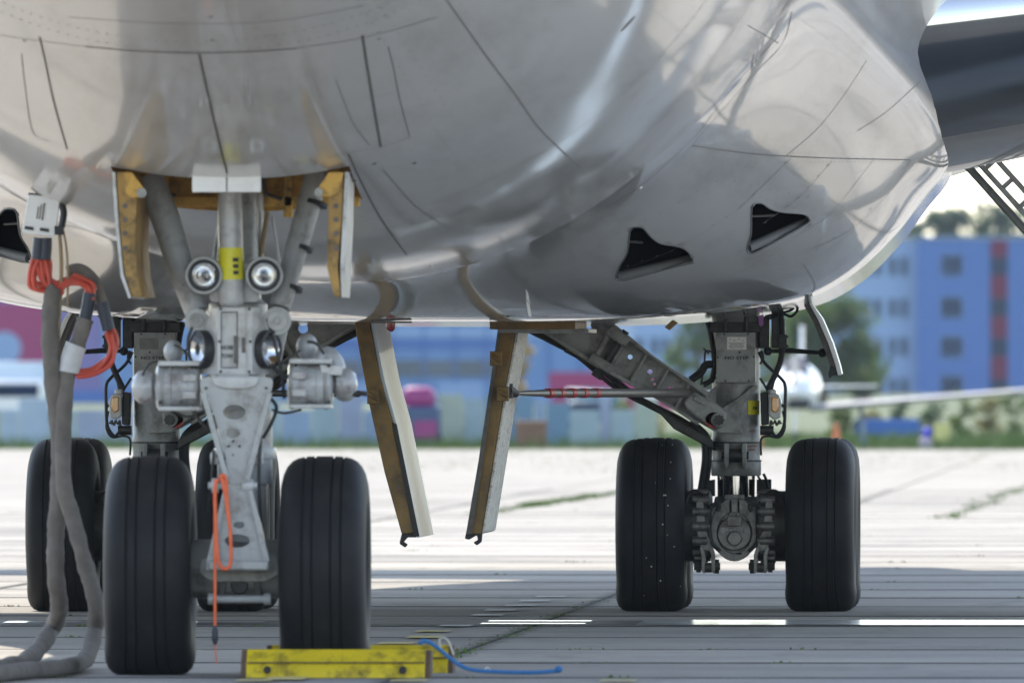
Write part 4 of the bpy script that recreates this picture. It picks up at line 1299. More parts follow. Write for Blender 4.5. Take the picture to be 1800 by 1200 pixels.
    for k in range(6):
        b.cyl(g(1356 + 3.5 * k, 738 + (k % 2) * 4, YB - .2), g(1354 + 3.5 * k, 748 - (k % 3) * 2, YB - .2), .010, n=6)
    b.cyl(g(1336, 756, YB - .12), g(1360, 756, YB - .12), .034, n=12)
    tag(b.build('valve_cluster', DK, cbx), kind='stuff')
    for pts, r_, m_ in (
        ([(1372, 540), (1374, 580), (1374, 625), (1364, 655), (1350, 684)], .022, 'black'),
        ([(1376, 560), (1376, 615), (1362, 660), (1356, 684)], .014, 'black'),
        ([(1334, 618), (1346, 640), (1372, 664), (1380, 678), (1380, 712), (1378, 748), (1366, 766), (1358, 760)], .012, 'black'),
        ([(1360, 712), (1372, 712), (1382, 714)], .012, 'dark'),
        ([(1376, 722), (1380, 750), (1370, 768), (1350, 766), (1338, 772), (1338, 800)], .008, 'black'),
        ([(1352, 560), (1376, 552), (1390, 556), (1400, 548), (1402, 540)], .010, 'black'),
        ([(1345, 556), (1388, 546), (1396, 538)], .009, 'black'),
        ([(1244, 566), (1250, 590), (1256, 640), (1250, 672)], .020, 'black'),
        ([(1252, 640), (1240, 642), (1232, 654), (1214, 668)], .028, 'black'),
        ([(1256, 660), (1248, 670), (1236, 676)], .020, 'black'),
        ([(1250, 618), (1240, 618), (1238, 640), (1232, 676)], .007, 'black'),
        ([(1236, 612), (1246, 622)], .007, 'dark'),
        ([(1214, 740), (1234, 764), (1240, 800), (1234, 850), (1230, 870)], .026, 'black'),
        ([(1226, 748), (1246, 772), (1246, 820), (1240, 860)], .018, 'black'),
        ([(1342, 832), (1348, 846), (1352, 866)], .010, 'black'),
        ([(1336, 640), (1342, 628), (1338, 616)], .008, 'black'),
        ([(1336, 664), (1346, 680), (1352, 690)], .009, 'black'),
        ([(1332, 836), (1340, 848)], .008, 'dark'),
    ):
        MB().tube(spline([g(x, y, YB - .16) for x, y in pts], 5), r_, 8).build('hydraulic_hose', M[m_], leg, smooth=40)
    b = MB().box(g(1376, 600, YB - .18), (.06, .06, .10)).box(g(1380, 592, YB - .18), (.05, .05, .02)).box(g(1380, 608, YB - .18), (.05, .05, .02))
    tag(b.build('hose_clamp', DK, leg, bevel=.004), kind='stuff')
    if s > 0:
        MB().prism(gp([(1333, 556), (1342, 552), (1342, 570), (1338, 574), (1334, 570)], YB - .26), (0, .01, 0)).build('streamer_tag', mat('mauve_tag', (.42, .16, .45), rough=.6), leg)
    # small strut door outboard
    fr = [(1411, 533), (1420, 530), (1440, 562), (1458, 604), (1470, 640), (1476, 660), (1464, 660), (1458, 640), (1446, 606), (1430, 566)]
    b = MB().prism(gp(fr[2:9] + [fr[9], fr[0], fr[1]], YB - .55), (0, .9, 0)) if False else MB().prism(gp(fr, YB - .55), (0, .40, 0))
    od = b.build('strut_door', M['seam'], leg, bevel=.006)
    sk = [(1420, 529), (1426, 532), (1446, 560), (1464, 602), (1476, 640), (1480, 657), (1473, 660), (1468, 640), (1456, 604), (1438, 562)]
    MB().prism(gp(sk, YB - .57), (0, .40, 0)).build('door_skin', M['white'], od, bevel=.003)
    b = MB().prism(gp([(1460, 642), (1470, 646), (1474, 660), (1466, 658), (1458, 666), (1456, 656)], YB - .56), (0, .06, 0))
    b.build('door_hook', M['black'], od)
    MB().tube([g(1350, 617, YB - .1), g(1388, 616, YB - .12), g(1445, 620, YB - .15)], [.014, .02, .014], 10).build('door_link', M['black'], od, smooth=40)
    MB().sphere(g(1446, 620, YB - .16), .032).sphere(g(1350, 617, YB - .1), .032).build('link_ball', M['black'], od)

M['rodgrey'] = mat('rod_dark_grey', (.13, .115, .105), rough=.4, vary=.15, scale=9)
body_gear(1)
body_gear(-1)
b = MB()
for x, y in [(1182, 781), (1179, 812), (1178, 841), (1167, 870), (1174, 888), (1170, 870), (1165, 921), (1173, 940), (1185, 960), (1145, 995), (1161, 1020), (1196, 1030), (1132, 1046), (1136, 980), (1164, 782), (1152, 848)]:
    zz = at(x, y, YF - .5).z - wz
    yy = YF - math.sqrt(max(.01, (TR + .001) ** 2 - zz * zz))
    c_ = at(x, y, yy); c_.y -= 0
    b.sphere(c_, rng.uniform(.002, .006), (1, .4, 1), 6, 4)
tag(b.build('paint_specks', M['label_white'], air), kind='stuff')

# inner body gear doors hanging either side of the keel
def long_door(front, skin, hook, Y0, L_, skin_m, lean):
    b = MB().prism(poly(front, Y0), (0, L_, 0))
    d_ = b.build('body_gear_door', M['brownprimer'], air, bevel=.008)
    MB().prism(poly(skin, Y0 + .03), (0, L_ - .03, 0)).build('door_skin', skin_m, d_, bevel=.003)
    MB().prism(poly(hook, Y0 + .02), (0, .10, 0)).build('door_hook', M['black'], d_, bevel=.004)
    return d_
M['doorskin'] = mat('brushed_door_skin', (.52, .60, .68), rough=.5, metal=.0, vary=.16, scale=16, stretch=(1, 1, .10), coat=.08, bump=.12, bscale=9)
M['doorseal'] = mat('pale_door_seal', (.80, .76, .69), rough=.8, vary=.25, scale=60, dirt=(.06, .05, .04), dirt_amt=.9, dirt_scale=22, bump=.8, bscale=45)
dA = long_door([(623, 566), (650, 566), (668, 660), (690, 742), (730, 936), (706, 938), (676, 830), (650, 715), (632, 620)],
               [(651, 566), (656, 566), (676, 668), (697, 745), (737, 944), (731, 944), (692, 745), (670, 668)],
               rnd_poly([(708, 930), (732, 930), (732, 944), (716, 944), (709, 952), (716, 956), (712, 962), (702, 955), (704, 946)], 2), 21.2, 2.3, M['doorskin'], 0)
dB = long_door([(878, 566), (908, 566), (903, 600), (886, 690), (846, 938), (820, 938), (842, 810), (860, 690)],
               [(909, 566), (914, 566), (909, 602), (892, 692), (853, 934), (847, 938), (887, 692), (904, 602)],
               rnd_poly([(820, 932), (848, 930), (846, 952), (838, 958), (832, 953), (840, 948), (838, 940), (824, 948), (817, 946)], 2), 21.5, 1.8, M['doorseal'], 0)
for dd, x, y, Y in ((dA, 656, 697, 21.15), (dB, 884, 692, 21.45), (dB, 872, 630, 21.45)):
    b = MB().box(at(x, y, Y), (.08, .10, .10)).cyl(at(x - 8, y - 6, Y - .05), at(x + 10, y + 6, Y - .05), .016, n=8)
    tag(b.build('rod_bracket', M['brownprimer'], dd, bevel=.006), kind='stuff')
MB().prism(poly([(690, 742), (697, 745), (737, 942), (727, 942)], 21.19), (0, .05, 0)).build('door_seal', M['black'], dA)
MB().prism(poly([(877, 566), (883, 566), (866, 690), (849, 810), (829, 938), (819, 938), (841, 810), (859, 690)], 21.48), (0, .06, 0)).build('door_seal', M['seam'], dB)
for k in range(11):
    f_ = k / 10
    q = Vector((626 + 70 * f_ + 10 * f_ * f_, 575 + 350 * f_))
    MB().cyl(at(q.x + 12, q.y, 21.19), at(q.x + 12, q.y, 21.22), .008, n=8).build('door_rivet', M['seam'], dA)

# ------------------------------------------------------------------ ground power cables and their door
YC = 2.2
def C(px, py, Y=YC): return at(px, py, Y)
p, n = hit(75, 336)
dr_ = MB().prism([C(x, y, YC - .02) for x, y in rnd_poly([(50, 342), (106, 347), (97, 417), (38, 409)], 5)], (0, .022, 0)).build('power_socket_door', M['white'], hull, bevel=.004)
b = MB()
for k, (x, y, w, h) in enumerate(((76, 372, .009, .10), (71, 372, .006, .085), (66, 374, .007, .07))):
    b.box(C(x, y, YC - .024), (w, .004, h), (0, R(8), 0))
tag(b.build('placard_print', M['seam_soft'], dr_), kind='stuff')
for x, y in ((51, 401), (78, 404)):
    MB().box(C(x, y, YC - .026), (.052, .010, .018), (0, R(8), 0)).build('door_latch', M['black'], dr_, bevel=.003)
MB().tube([C(50, 341, YC), C(107, 346, YC)], .008).build('door_hinge', M['seam'], dr_)
b = MB().box(C(104, 405, YC), (.05, .06, .05)).tube(spline([C(104, 350), C(112, 372), C(108, 400)], 5), .02)
b.build('socket_strap', M['black'], hull, smooth=40)

def cable(name, label, sleeve, rad, wires, boots, plug, tapes=()):
    t = tag(empty(name, sleeve[-1]), label, 'power cable', 'ground power cables plugged into the aircraft')
    o = Vector(sleeve[-1])
    L = lambda P: [Vector(p) - o for p in P]
    pts = spline(L(sleeve), 10)
    lr = random.Random(len(label))
    rr = [rad * (1 + .10 * math.sin(i * .9) * lr.random() + lr.uniform(-.06, .06)) for i in range(len(pts))]
    MB().tube(pts, rr, 14).build('cable_sleeve', M['sleeve'], t, smooth=60)
    for w in wires:
        base = spline(L(w), 8)
        for k in range(4):
            a = 2 * math.pi * k / 4 + .4
            off = Vector((math.cos(a) * .020, math.sin(a) * .016, math.sin(a) * .020))
            q = [p_ + off * (1 + .3 * math.sin(i * .35 + k)) for i, p_ in enumerate(base)]
            MB().tube(q, .013, 8).build('insulated_wire', M['wire'], t, smooth=60)
    for bt in boots:
        MB().tube(spline(L(bt), 6), .037, 12).build('rubber_boot', M['sleeve_dark'], t, smooth=60)
    for tp in tapes:
        MB().tube(spline(L(tp), 4), [.062, .066, .060, .066, .061, .065, .06][:len(spline(L(tp), 4))] if False else .062, 12).build('tape_wrap', M['tape'], t, smooth=60)
    if plug:
        MB().tube(L(plug), .042, 14).build('cable_plug', M['black'], t, smooth=40, bevel=.004)
    return t
g1 = [C(100, 505), C(92, 520), C(88, 580), C(94, 680), C(104, 760), C(104, 850), C(98, 940), C(98, 1010), C(104, 1070, 2.35)]
g1 += [Vector((C(88, 1110, 2.6).x, 2.6, C(88, 1110, 2.6).z)), ]
g1 += [ground_at(50, 1158, .065), ground_at(5, 1172, .055), ground_at(-60, 1186, .05), ground_at(-140, 1180, .05)]
cable('ground_power_cable', 'thick frayed grey power cable hanging furthest left and running off along the concrete', g1, .051,
      [[C(66, 450), C(56, 480), C(62, 502), C(90, 508), C(104, 500)], [C(76, 450), C(82, 470), C(86, 496), C(100, 502)], [C(70, 452), C(78, 492), C(110, 508)]],
      [[C(70, 418), C(68, 436), C(66, 456)], [C(80, 418), C(80, 436), C(78, 456)]], None)
g2 = [C(150, 560), C(142, 588), C(130, 625), C(118, 660), C(112, 740, 2.15), C(112, 850, 2.1), C(128, 910, 2.1), C(148, 985, 2.1), C(168, 1060, 2.15), C(166, 1110, 2.3)]
g2 += [ground_at(150, 1158, .06), ground_at(110, 1172, .05), ground_at(50, 1177, .048), ground_at(-20, 1184, .048), ground_at(-140, 1192, .048)]
cable('ground_power_cable', 'grey power cable with pale tape and orange wire loops by the left tyres', g2, .047,
      [[C(100, 508), C(120, 494), C(140, 492), C(155, 504), C(160, 520)], [C(193, 580), C(199, 610), C(190, 635), C(165, 653), C(132, 655)],
       [C(160, 512), C(152, 498), C(132, 488)]],
      [[C(158, 515), C(154, 540), C(149, 562)], [C(178, 532), C(184, 552), C(191, 580)]], None, [[C(134, 606), C(126, 628), C(121, 654)]])
sl = [C(118, 478, 2.35), C(140, 474, 2.35), C(162, 490, 2.35), C(174, 518, 2.3), C(180, 536, 2.3)]
o = bpy.data.objects['ground_power_cable.001']
MB().tube([q - o.location for q in spline(sl, 6)], .036, 12).build('cable_sleeve', M['sleeve'], o, smooth=60)
b = MB().tube(spline([C(104, 400), C(108, 470), C(104, 560), C(102, 625)], 6), .011, 8)
co = b.build('hanging_cord', M['tan'], None, smooth=60); tag(co, 'tan cord hanging beside the power cables from the socket door', 'cord')
b = MB().tube(spline([C(110, 400), C(118, 450), C(119, 540)], 6), .007, 8)
co = b.build('hanging_cord', M['tan'], None, smooth=60); tag(co, 'short thin tan cord hanging just right of a longer one', 'cord')

# orange lanyard on the nose gear link
YL = -.52
ln = tag(empty('safety_lanyard', at(378, 1100, YL)), 'orange lanyard looped over the nose gear link with a dark weight dangling', 'lanyard')
o = ln.location.copy()
lp = [(384, 842), (378, 858), (380, 940), (384, 985), (394, 999), (405, 990), (405, 940), (398, 880), (391, 845), (386, 838)]
MB().tube([at(x, y, YL) - o for x, y in [(p_.x, p_.y) for p_ in spline([(x, y, 0) for x, y in lp], 6)]], .0105, 8).build('strap_loop', M['orange'], ln, smooth=60)
lp = [(386, 838), (394, 836), (397, 850), (400, 900), (396, 850), (388, 845)]
MB().tube([at(x, y, YL + .02) - o for x, y in [(p_.x, p_.y) for p_ in spline([(x, y, 0) for x, y in lp], 6)]], .012, 8).build('strap_knot', M['orange'], ln, smooth=60)
MB().tube([at(379, 842, YL + .01) - o, at(378, 900, YL) - o, at(378, 1000, YL) - o, at(378, 1100, YL) - o], .009, 8).build('strap_tail', M['orange'], ln, smooth=60)
MB().tube([at(378, 1098, YL) - o, at(378, 1108, YL) - o, at(378, 1122, YL) - o, at(378, 1132, YL) - o], [.008, .017, .019, .009], 12).build('weight', M['sleeve_dark'], ln, smooth=60)
MB().tube([at(378, 1130, YL) - o, at(380, 1158, YL) - o, at(382, 1166, YL) - o], .004, 6).build('thin_tail', M['orange'], ln, smooth=60)

# wheel chocks
def chock(px0, px1, py0, py1, Y, label, depth):
    p = at(px0, py1, Y); q = at(px1, py0, Y)
    h = q.z; w = q.x - p.x; c_ = Vector(((p.x + q.x) / 2, Y, 0))
    t = tag(empty('wheel_chock', c_), label, 'wheel chock', 'wheel chocks at the nose gear')
    sec = [(-depth * .2, 0), (depth, 0), (depth * .85, h * .97), (depth * .25, h), (-depth * .02, h * .60), (-depth * .055, h * .57), (-depth * .055, h * .53), (-depth * .08, h * .50)]
    b = MB()
    n = len(sec); xs = [-w / 2 + .03, w / 2 - .03]
    b.add([(x, y, z) for x in xs for y, z in sec], [tuple(range(n))[::-1], tuple(range(n, 2 * n))] + [(i, (i + 1) % n, (i + 1) % n + n, i + n) for i in range(n)])
    b.build('chock_body', M['chock'], t, bevel=.006)
    for s in (-1, 1):
        b = MB(); xs = [s * (w / 2 - .03), s * w / 2]
        b.add([(x, y + (0 if abs(x) < w / 2 - .001 else 0), z * .985) for x in xs for y, z in sec], [tuple(range(n))[::-1], tuple(range(n, 2 * n))] + [(i, (i + 1) % n, (i + 1) % n + n, i + n) for i in range(n)])
        b.build('end_cap', M['chock_end'], t, bevel=.010)
    b = MB().box((0, -depth * .085, h * .545), (w - .07, .012, .007))
    b.build('groove_strip', M['chock_end'], t)
    for x in (-w * .36, w * .355):
        MB().cyl((x, -depth * .21, h * .28), (x, -depth * .10, h * .30), .020, n=14).cyl((x, -depth * .225, h * .28), (x, -depth * .20, h * .28), .010, n=8).build('bolt', M['black'], t)
    return t
Yk = -.93
ck = chock(424, 757, 1141, 1185, Yk, 'yellow wheel chock in front of the nose wheel, blue rope at its end', .30)
ck2 = chock(468, 797, 1133, 1178, .66, 'yellow wheel chock mostly hidden behind the nose wheel', .28)
o = ck.location
rp = [(738, 1131), (742, 1126), (755, 1128), (772, 1140), (790, 1155), (812, 1170), (835, 1177), (880, 1180), (940, 1181), (982, 1178)]
P = [at(x, y, Yk - .05 + .01 * i) for i, (x, y) in enumerate(rp)]
P = [Vector((p_.x, p_.y, max(p_.z, .013))) for p_ in P]
MB().tube([q - o for q in spline(P, 6)], .0115, 10).build('rope', M['rope'], ck, smooth=60)
MB().sphere(P[-1] - o + Vector((0, 0, .008)), .022, (1, 1, .9)).build('rope_knot', M['rope'], ck)
P = [at(x, y, .5) for x, y in [(775, 1140), (772, 1124), (781, 1120), (790, 1130), (797, 1150)]]
MB().tube([q - ck2.location for q in spline(P, 6)], .006, 8).build('string', M['ropewhite'], ck2, smooth=60)
P = [ground_at(850, 1178, .012), ground_at(857, 1172, .02), ground_at(862, 1177, .012)]
MB().tube([q - o for q in spline(P, 5)], .005, 6).build('string', M['ropewhite'], ck, smooth=60)

# ------------------------------------------------------------------ guide dashes, white and black strips (each sheet lies 4 mm above what is under it)
ZM = .0085
M['paintfaded'] = mat('worn_white_marking', (.55, .55, .53), rough=.6, vary=.2, scale=3, dirt=(.2, .19, .18), dirt_amt=1.0, dirt_scale=2.4)
def mark(name, x0, x1, y0, y1, m, z=ZM):
    o_ = sheet(name, x0, x1, y0, y1, z, m, None, max(1, int((x1 - x0) / 1.2)), 1)
    o_.parent = apron
    return o_
yl = ground_at(1500, 1095).y
mark('white_strip', 1.62, 12, yl - 1.15, yl + 1.15, M['whitestrip'])
mark('white_strip', .55, 1.25, yl + .45, yl + .85, M['whitestrip']); mark('white_strip', .55, 1.25, yl - .80, yl - .40, M['whitestrip'])
mark('black_strip', -7, 1.60, yl - 1.1, yl + 1.1, M['paintblack'], ZM - .0035)
mark('white_strip', -1.55, -.95, yl - .3, yl + .5, M['whitestrip']); mark('white_strip', -2.7, -2.2, yl - .3, yl + .4, M['whitestrip'])
for k in range(16):
    y0 = -4.5 + k * 2.55
    x0 = .20 + .012 * k + rng.uniform(-.04, .04)
    if abs(y0 - yl) < 1.6: continue
    mark('guide_dash', x0, x0 + .22, y0, y0 + rng.uniform(.5, .95), M['paintyellow'] if k < 9 else M['paintfaded'])
for x0 in (.10, .95, 2.1): mark('guide_dash', x0, x0 + .2, -2.35, -1.9, M['paintyellow'])

# weeds in the joints
M['weed'] = mat('joint_weeds', (.095, .155, .03), rough=.8, vary=.35, scale=3)
M['weed_dry'] = mat('dry_weeds', (.26, .25, .10), rough=.85, vary=.3, scale=3)
def tufts(spots, name, m, h0, blades=9, spread=.12):
    b = MB()
    for x, y, f in spots:
        for k in range(blades):
            bx, by = x + rng.gauss(0, spread), y + rng.gauss(0, spread)
            a = rng.uniform(0, 6.28); h = h0 * f * rng.uniform(.5, 1.2); w = .012 + .02 * h
            dx, dy = math.cos(a) * w, math.sin(a) * w
            lx, ly = rng.gauss(0, h * .5), rng.gauss(0, h * .5)
            b.add([(bx - dx, by - dy, 0), (bx + dx, by + dy, 0), (bx + lx, by + ly, h)], [(0, 1, 2)])
    o_ = b.build(name, m, None, smooth=0, merge=False); tag(o_, kind='stuff'); return o_
sp = []
for i in range(420):
    y = rng.uniform(112, 165); sp.append((-3.25 + .012 * (y - 112) + rng.gauss(0, .07), y, rng.uniform(.15, .5) * (1.5 if 124 < y < 142 else .6)))
for i in range(150):
    y = rng.uniform(105, 190); sp.append((2.45 + .006 * (y - 105) + rng.gauss(0, .08), y, rng.uniform(.12, .45)))
for i in range(24): sp.append((.92 + rng.gauss(0, .02), rng.uniform(5, 32), rng.uniform(.06, .16)))
for i in range(7): sp.append((.92 + rng.gauss(0, .03), rng.uniform(5.5, 9), rng.uniform(.1, .3)))
for k in range(30):
    for i in range(8): sp.append((rng.uniform(-6, 7), -.85 + SY * k + rng.gauss(0, .01), rng.uniform(.05, .2)))
tufts(sp, 'joint_weeds', M['weed'], .09, 7, .05)
sp = [(rng.uniform(-14, 14), rng.uniform(200, 288), rng.uniform(.3, 1)) for i in range(900)]
tufts(sp, 'dry_weeds', M['weed_dry'], .045, 6, .25)
# grass verge beyond the concrete
sp = [(rng.uniform(-22, 20), 288 + abs(rng.gauss(0, 22)), rng.uniform(.4, 1.1)) for i in range(5200)]
tufts(sp, 'verge_grass', M['weed'], .34, 7, .25)

# ------------------------------------------------------------------ beyond the apron: plants
M['leafA'] = mat('leaf_green', (.075, .125, .022), rough=.6, vary=.4, scale=.9)
M['leafB'] = mat('leaf_dark', (.035, .075, .03), rough=.6, vary=.4, scale=.5)
M['leafC'] = mat('leaf_yellow', (.42, .30, .06), rough=.6, vary=.3, scale=1.2)
M['leafD'] = mat('leaf_brownish', (.16, .15, .045), rough=.7, vary=.4, scale=1.5)
M['bark'] = mat('bark', (.10, .075, .05), rough=.9, vary=.3, scale=4)
for k in ('leafA', 'leafB', 'leafC', 'leafD'):
    bs = M[k].node_tree.nodes['Principled BSDF']
    nt_ = M[k].node_tree; tr_ = nt_.nodes.new('ShaderNodeBsdfTranslucent'); ad_ = nt_.nodes.new('ShaderNodeMixShader')
    tr_.inputs[0].default_value = (*[min(1, q * 1.35) for q in bs.inputs['Base Color'].default_value[:3]], 1); ad_.inputs[0].default_value = .45
    nt_.links.new(bs.outputs[0], ad_.inputs[1]); nt_.links.new(tr_.outputs[0], ad_.inputs[2])
    nt_.links.new(ad_.outputs[0], nt_.nodes['Material Output'].inputs['Surface'])
def tree(name, label, cat, px, Y, h, w, leaf, m, n=1500, trunk=.25, group=None, low=.15):
    base = at(px, 653, Y); base.z = -.05
    t = tag(empty(name, base), label, cat, group)
    b = MB()
    b.tube([(0, 0, -.3), (.02 * w, 0, h * .3), (-.01 * w, .0, h * .62), (.02 * w, 0, h * .9)], [trunk, trunk * .8, trunk * .5, trunk * .12], 8)
    for k in range(7):
        a = k * 2.4; z0 = h * (.25 + .08 * k); e = Vector((math.cos(a) * w * .36, math.sin(a) * w * .36, z0 + h * .2))
        b.tube([(0, 0, z0), e * .55 + Vector((0, 0, z0 * .45)), e], [trunk * .4, trunk * .25, trunk * .06], 6)
    b.build('trunk', M['bark'], t, smooth=50)
    cl = []
    for k in range(26):
        f = rng.random(); z0 = h * (low + (1 - low) * f)
        rad = w * .5 * math.sqrt(max(.02, 1 - (2 * (f - .42) / 1.25) ** 2)) * rng.uniform(.35, 1)
        a = rng.uniform(0, 6.283)
        cl.append((Vector((math.cos(a) * rad * .75, math.sin(a) * rad * .75, z0)), w * rng.uniform(.10, .22)))
    b = MB()
    for k in range(n):
        c_, r_ = cl[rng.randrange(len(cl))]
        d = Vector((rng.gauss(0, 1), rng.gauss(0, 1), rng.gauss(0, .8))); d = d.normalized() * r_ * rng.random() ** .4
        p = c_ + d
        if p.z < .05: p.z = .05 + rng.random() * h * .1
        q = Euler((rng.uniform(-.9, .9), rng.uniform(-.9, .9), rng.uniform(0, 6.28))).to_matrix()
        l = leaf * rng.uniform(.6, 1.4)
        b.add([p + q @ Vector(v) for v in ((-l * .5, 0, 0), (0, -l * .32, .1 * l), (l * .5, 0, 0), (0, l * .32, .1 * l))], [(0, 1, 2, 3)])
    b.build('crown', m, t, smooth=0, merge=False)
    return t
tree('round_tree', 'bushy green tree standing before the pale blue facade by the small plane', 'tree', 1446, 780, 5.0, 6.4, .36, M['leafA'], 5200)
tree('round_tree', 'smaller rounded green tree just behind the raised tail of the small plane', 'tree', 1365, 800, 3.8, 3.6, .32, M['leafA'], 1500)
tree('round_tree', 'dark low tree at the pale blue facade, right of the bushy green one', 'tree', 1522, 900, 3.6, 3.4, .32, M['leafB'], 1500)
tree('round_tree', 'green tree seen between the belly and the side brace of the main leg', 'tree', 1228, 860, 5.4, 4.4, .34, M['leafA'], 1800)
tree('slender_tree', 'slender yellow-leaved tree behind the hanging inner gear door', 'tree', 912, 640, 5.0, 1.3, .25, M['leafC'], 700, .12)
hz = [(1612, 2.2, 1.9, 'leafB', 'dark green tall tree over the roof, at the curve of the belly'), (1655, 3.1, 5.2, 'leafB', 'broad dark tree showing above the flat blue roof'),
      (1705, 2.4, 5.6, 'leafA', 'lower pale green tree above the blue roof next to the red stripe'), (1752, 3.6, 5.0, 'leafB', 'tallest dark tree above the blue roof over the red stripe'),
      (1800, 3.0, 6.0, 'leafA', 'green tree above the roof at the edge of view'), ]
for px_, dh, w_, m_, lab in hz:
    tree('tall_tree', lab, 'tree', px_, 1380 + rng.uniform(-20, 40), 12.2 + dh, w_ + 1.5, .55, M[m_], 2200, .35, 'trees behind the office block', .45)
sh = [(1478, .85, 'leafA', 'green shrub at the verge below the wing tip strut'), (1532, .75, 'leafD', 'brownish shrub beside the thin dark post on the verge'),
      (1585, .95, 'leafB', 'dark shrub left of the blue-topped marker'), (1640, 1.0, 'leafB', 'dark green shrub behind the blue-topped marker'),
      (1692, 1.15, 'leafA', 'light green shrub right of the pale yellow board'), (1740, 1.05, 'leafD', 'brownish shrub third from the edge of view'),
      (1782, 1.3, 'leafA', 'tall light green shrub below the raised wing of the small plane')]
for px_, h_, m_, lab in sh:
    tree('shrub', lab, 'shrub', px_, 335 + rng.uniform(-14, 22), h_, .95, .10, M[m_], 900, .02, 'shrubs along the grass verge', .0)
for px_, h_, m_, lab in ((1095, .95, 'leafA', 'green shrub on the verge beside the left-hand main tyre'), (1150, .8, 'leafD', 'low yellowish shrub above the left-hand main tyre'), (520, .7, 'leafD', 'yellow-green shrub between the nose wheels'),
                         (668, .65, 'leafD', 'yellow-green shrub left of the hanging silver door'), (800, .8, 'leafA', 'pale green shrub between the two hanging doors')):
    tree('shrub', lab, 'shrub', px_, 330, h_, .9, .10, M[m_], 600, .02, 'shrubs along the grass verge', .0)

# ------------------------------------------------------------------ far buildings
M['fac_blue'] = mat('blue_render_facade', (.055, .145, .42), rough=.7, vary=.03, scale=.3)
M['fac_pale'] = mat('pale_blue_facade', (.24, .36, .58), rough=.7, vary=.03, scale=.3)
M['fac_hall'] = mat('blue_hall_cladding', (.12, .24, .48), rough=.6, vary=.06, scale=.3)
M['fac_mag'] = mat('magenta_cladding', (.30, .02, .12), rough=.6, vary=.06, scale=.4)
M['fac_vio'] = mat('violet_cladding', (.17, .14, .34), rough=.6, vary=.06, scale=.4)
M['fac_red'] = mat('crimson_panel', (.13, .0012, .040), rough=.9, vary=.05, scale=.5)
M['pane'] = mat('window_pane', (.006, .02, .06), rough=.6, vary=.3, scale=.6, spec=.15)
M['pane2'] = mat('window_pane_green', (.04, .12, .15), rough=.5, vary=.5, scale=.9)
M['frame'] = mat('window_frame', (.12, .22, .36), rough=.5)
M['roof'] = mat('flat_roof_edge', (.22, .30, .42), rough=.7)
M['band'] = mat('dark_ribbon_glass', (.025, .07, .13), rough=.15, vary=.25, scale=.3)
S = sc(1300)
def X(px, Y=1300): return at(px, 653, Y).x
def Zf(py, Y=1300): return CAM.z + (653 - py) * sc(Y)
def block(parent, x0, x1, y0, y1, h, m, name='wall', z0=-.1):
    return MB().box(((x0 + x1) / 2, (y0 + y1) / 2, (h + z0) / 2), (x1 - x0, y1 - y0, h - z0)).build(name, m, parent, smooth=0)
shared = {}
def window(parent, px, py, w, h, m='pane', Y=1300, mull=1):
    key = (w, h, m, mull)
    c_ = Vector((X(px, Y), Y - .02, Zf(py, Y)))
    if key not in shared:
        b = MB()
        t = .09
        for sx_ in (-1, 1): b.box((sx_ * (w / 2 - t / 2), 0, 0), (t, .12, h))
        for sz in (-1, 1): b.box((0, 0, sz * (h / 2 - t / 2)), (w - 2 * t, .12, t))
        for k in range(mull): b.box((-w / 2 + w * (k + 1) / (mull + 1), 0, 0), (.06, .10, h - 2 * t))
        f_ = b.build('window', M['frame'], parent, smooth=0)
        p_ = MB().box((0, .03, 0), (w - 2 * t, .02, h - 2 * t)).build('pane', M[m], f_, smooth=0)
        shared[key] = (f_.data, p_.data)
        p_.parent = f_
    else:
        f_ = bpy.data.objects.new('window', shared[key][0]); col.objects.link(f_); f_.parent = parent
        p_ = bpy.data.objects.new('pane', shared[key][1]); col.objects.link(p_); p_.parent = f_
    f_.location = c_
    return f_
RT = Zf(420)
o1 = tag(empty('office_block', (X(1710), 1300, 0)), 'blue office block with a crimson stripe of panels and square windows', 'building')
def par(o_, p_): o_.parent = p_; o_.matrix_parent_inverse = Matrix.Translation(-p_.location)
ch = []
ch.append(block(None, X(1612), X(1990), 1300, 1314, RT, M['fac_blue']))
ch.append(block(None, X(1610), X(1992), 1299.8, 1314.2, RT + .16, M['roof'], 'roof', RT + .0))
bpy.data.objects.remove(ch.pop())
b = MB().box(((X(1612) + X(1990)) / 2, 1307, RT + .10), (X(1990) - X(1612) + .2, 14.3, .20)); ch.append(b.build('roof', M['roof'], None, smooth=0))
for r_, py in enumerate((396 + 70, 540, 609, 678)):
    ch.append(window(None, 1673, py, 1.75, 1.75, 'pane2' if r_ != 1 else 'pane', 1300))
    ch.append(window(None, 1850, py, 1.75, 1.75, 'pane', 1300))
seg = [(422, 452, 'r'), (452, 484, 'g'), (484, 524, 'r'), (524, 556, 'g'), (556, 594, 'r'), (594, 626, 'g'), (626, 666, 'r'), (666, 692, 'g')]
for y0, y1, k in seg:
    w = X(1771) - X(1741)
    bx = MB().box(((X(1741) + X(1771)) / 2, 1299.95 if k == 'r' else 1299.98, (Zf(y0) + Zf(y1)) / 2), (w, .12, Zf(y0) - Zf(y1) - .02))
    ch.append(bx.build('panel' if k == 'r' else 'stair_window', M['fac_red'] if k == 'r' else M['pane'], None, smooth=0))
for c_ in ch: par(c_, o1)
o2 = tag(empty('office_block', (X(1350), 1302, 0)), 'long pale blue office wing with paired narrow windows behind the main gear', 'building')
ch = [block(None, X(1085), X(1611), 1302, 1316, RT - .1, M['fac_pale'])]
b = MB().box(((X(1085) + X(1611)) / 2, 1309, RT), (X(1611) - X(1085), 14.2, .20)); ch.append(b.build('roof', M['roof'], None, smooth=0))
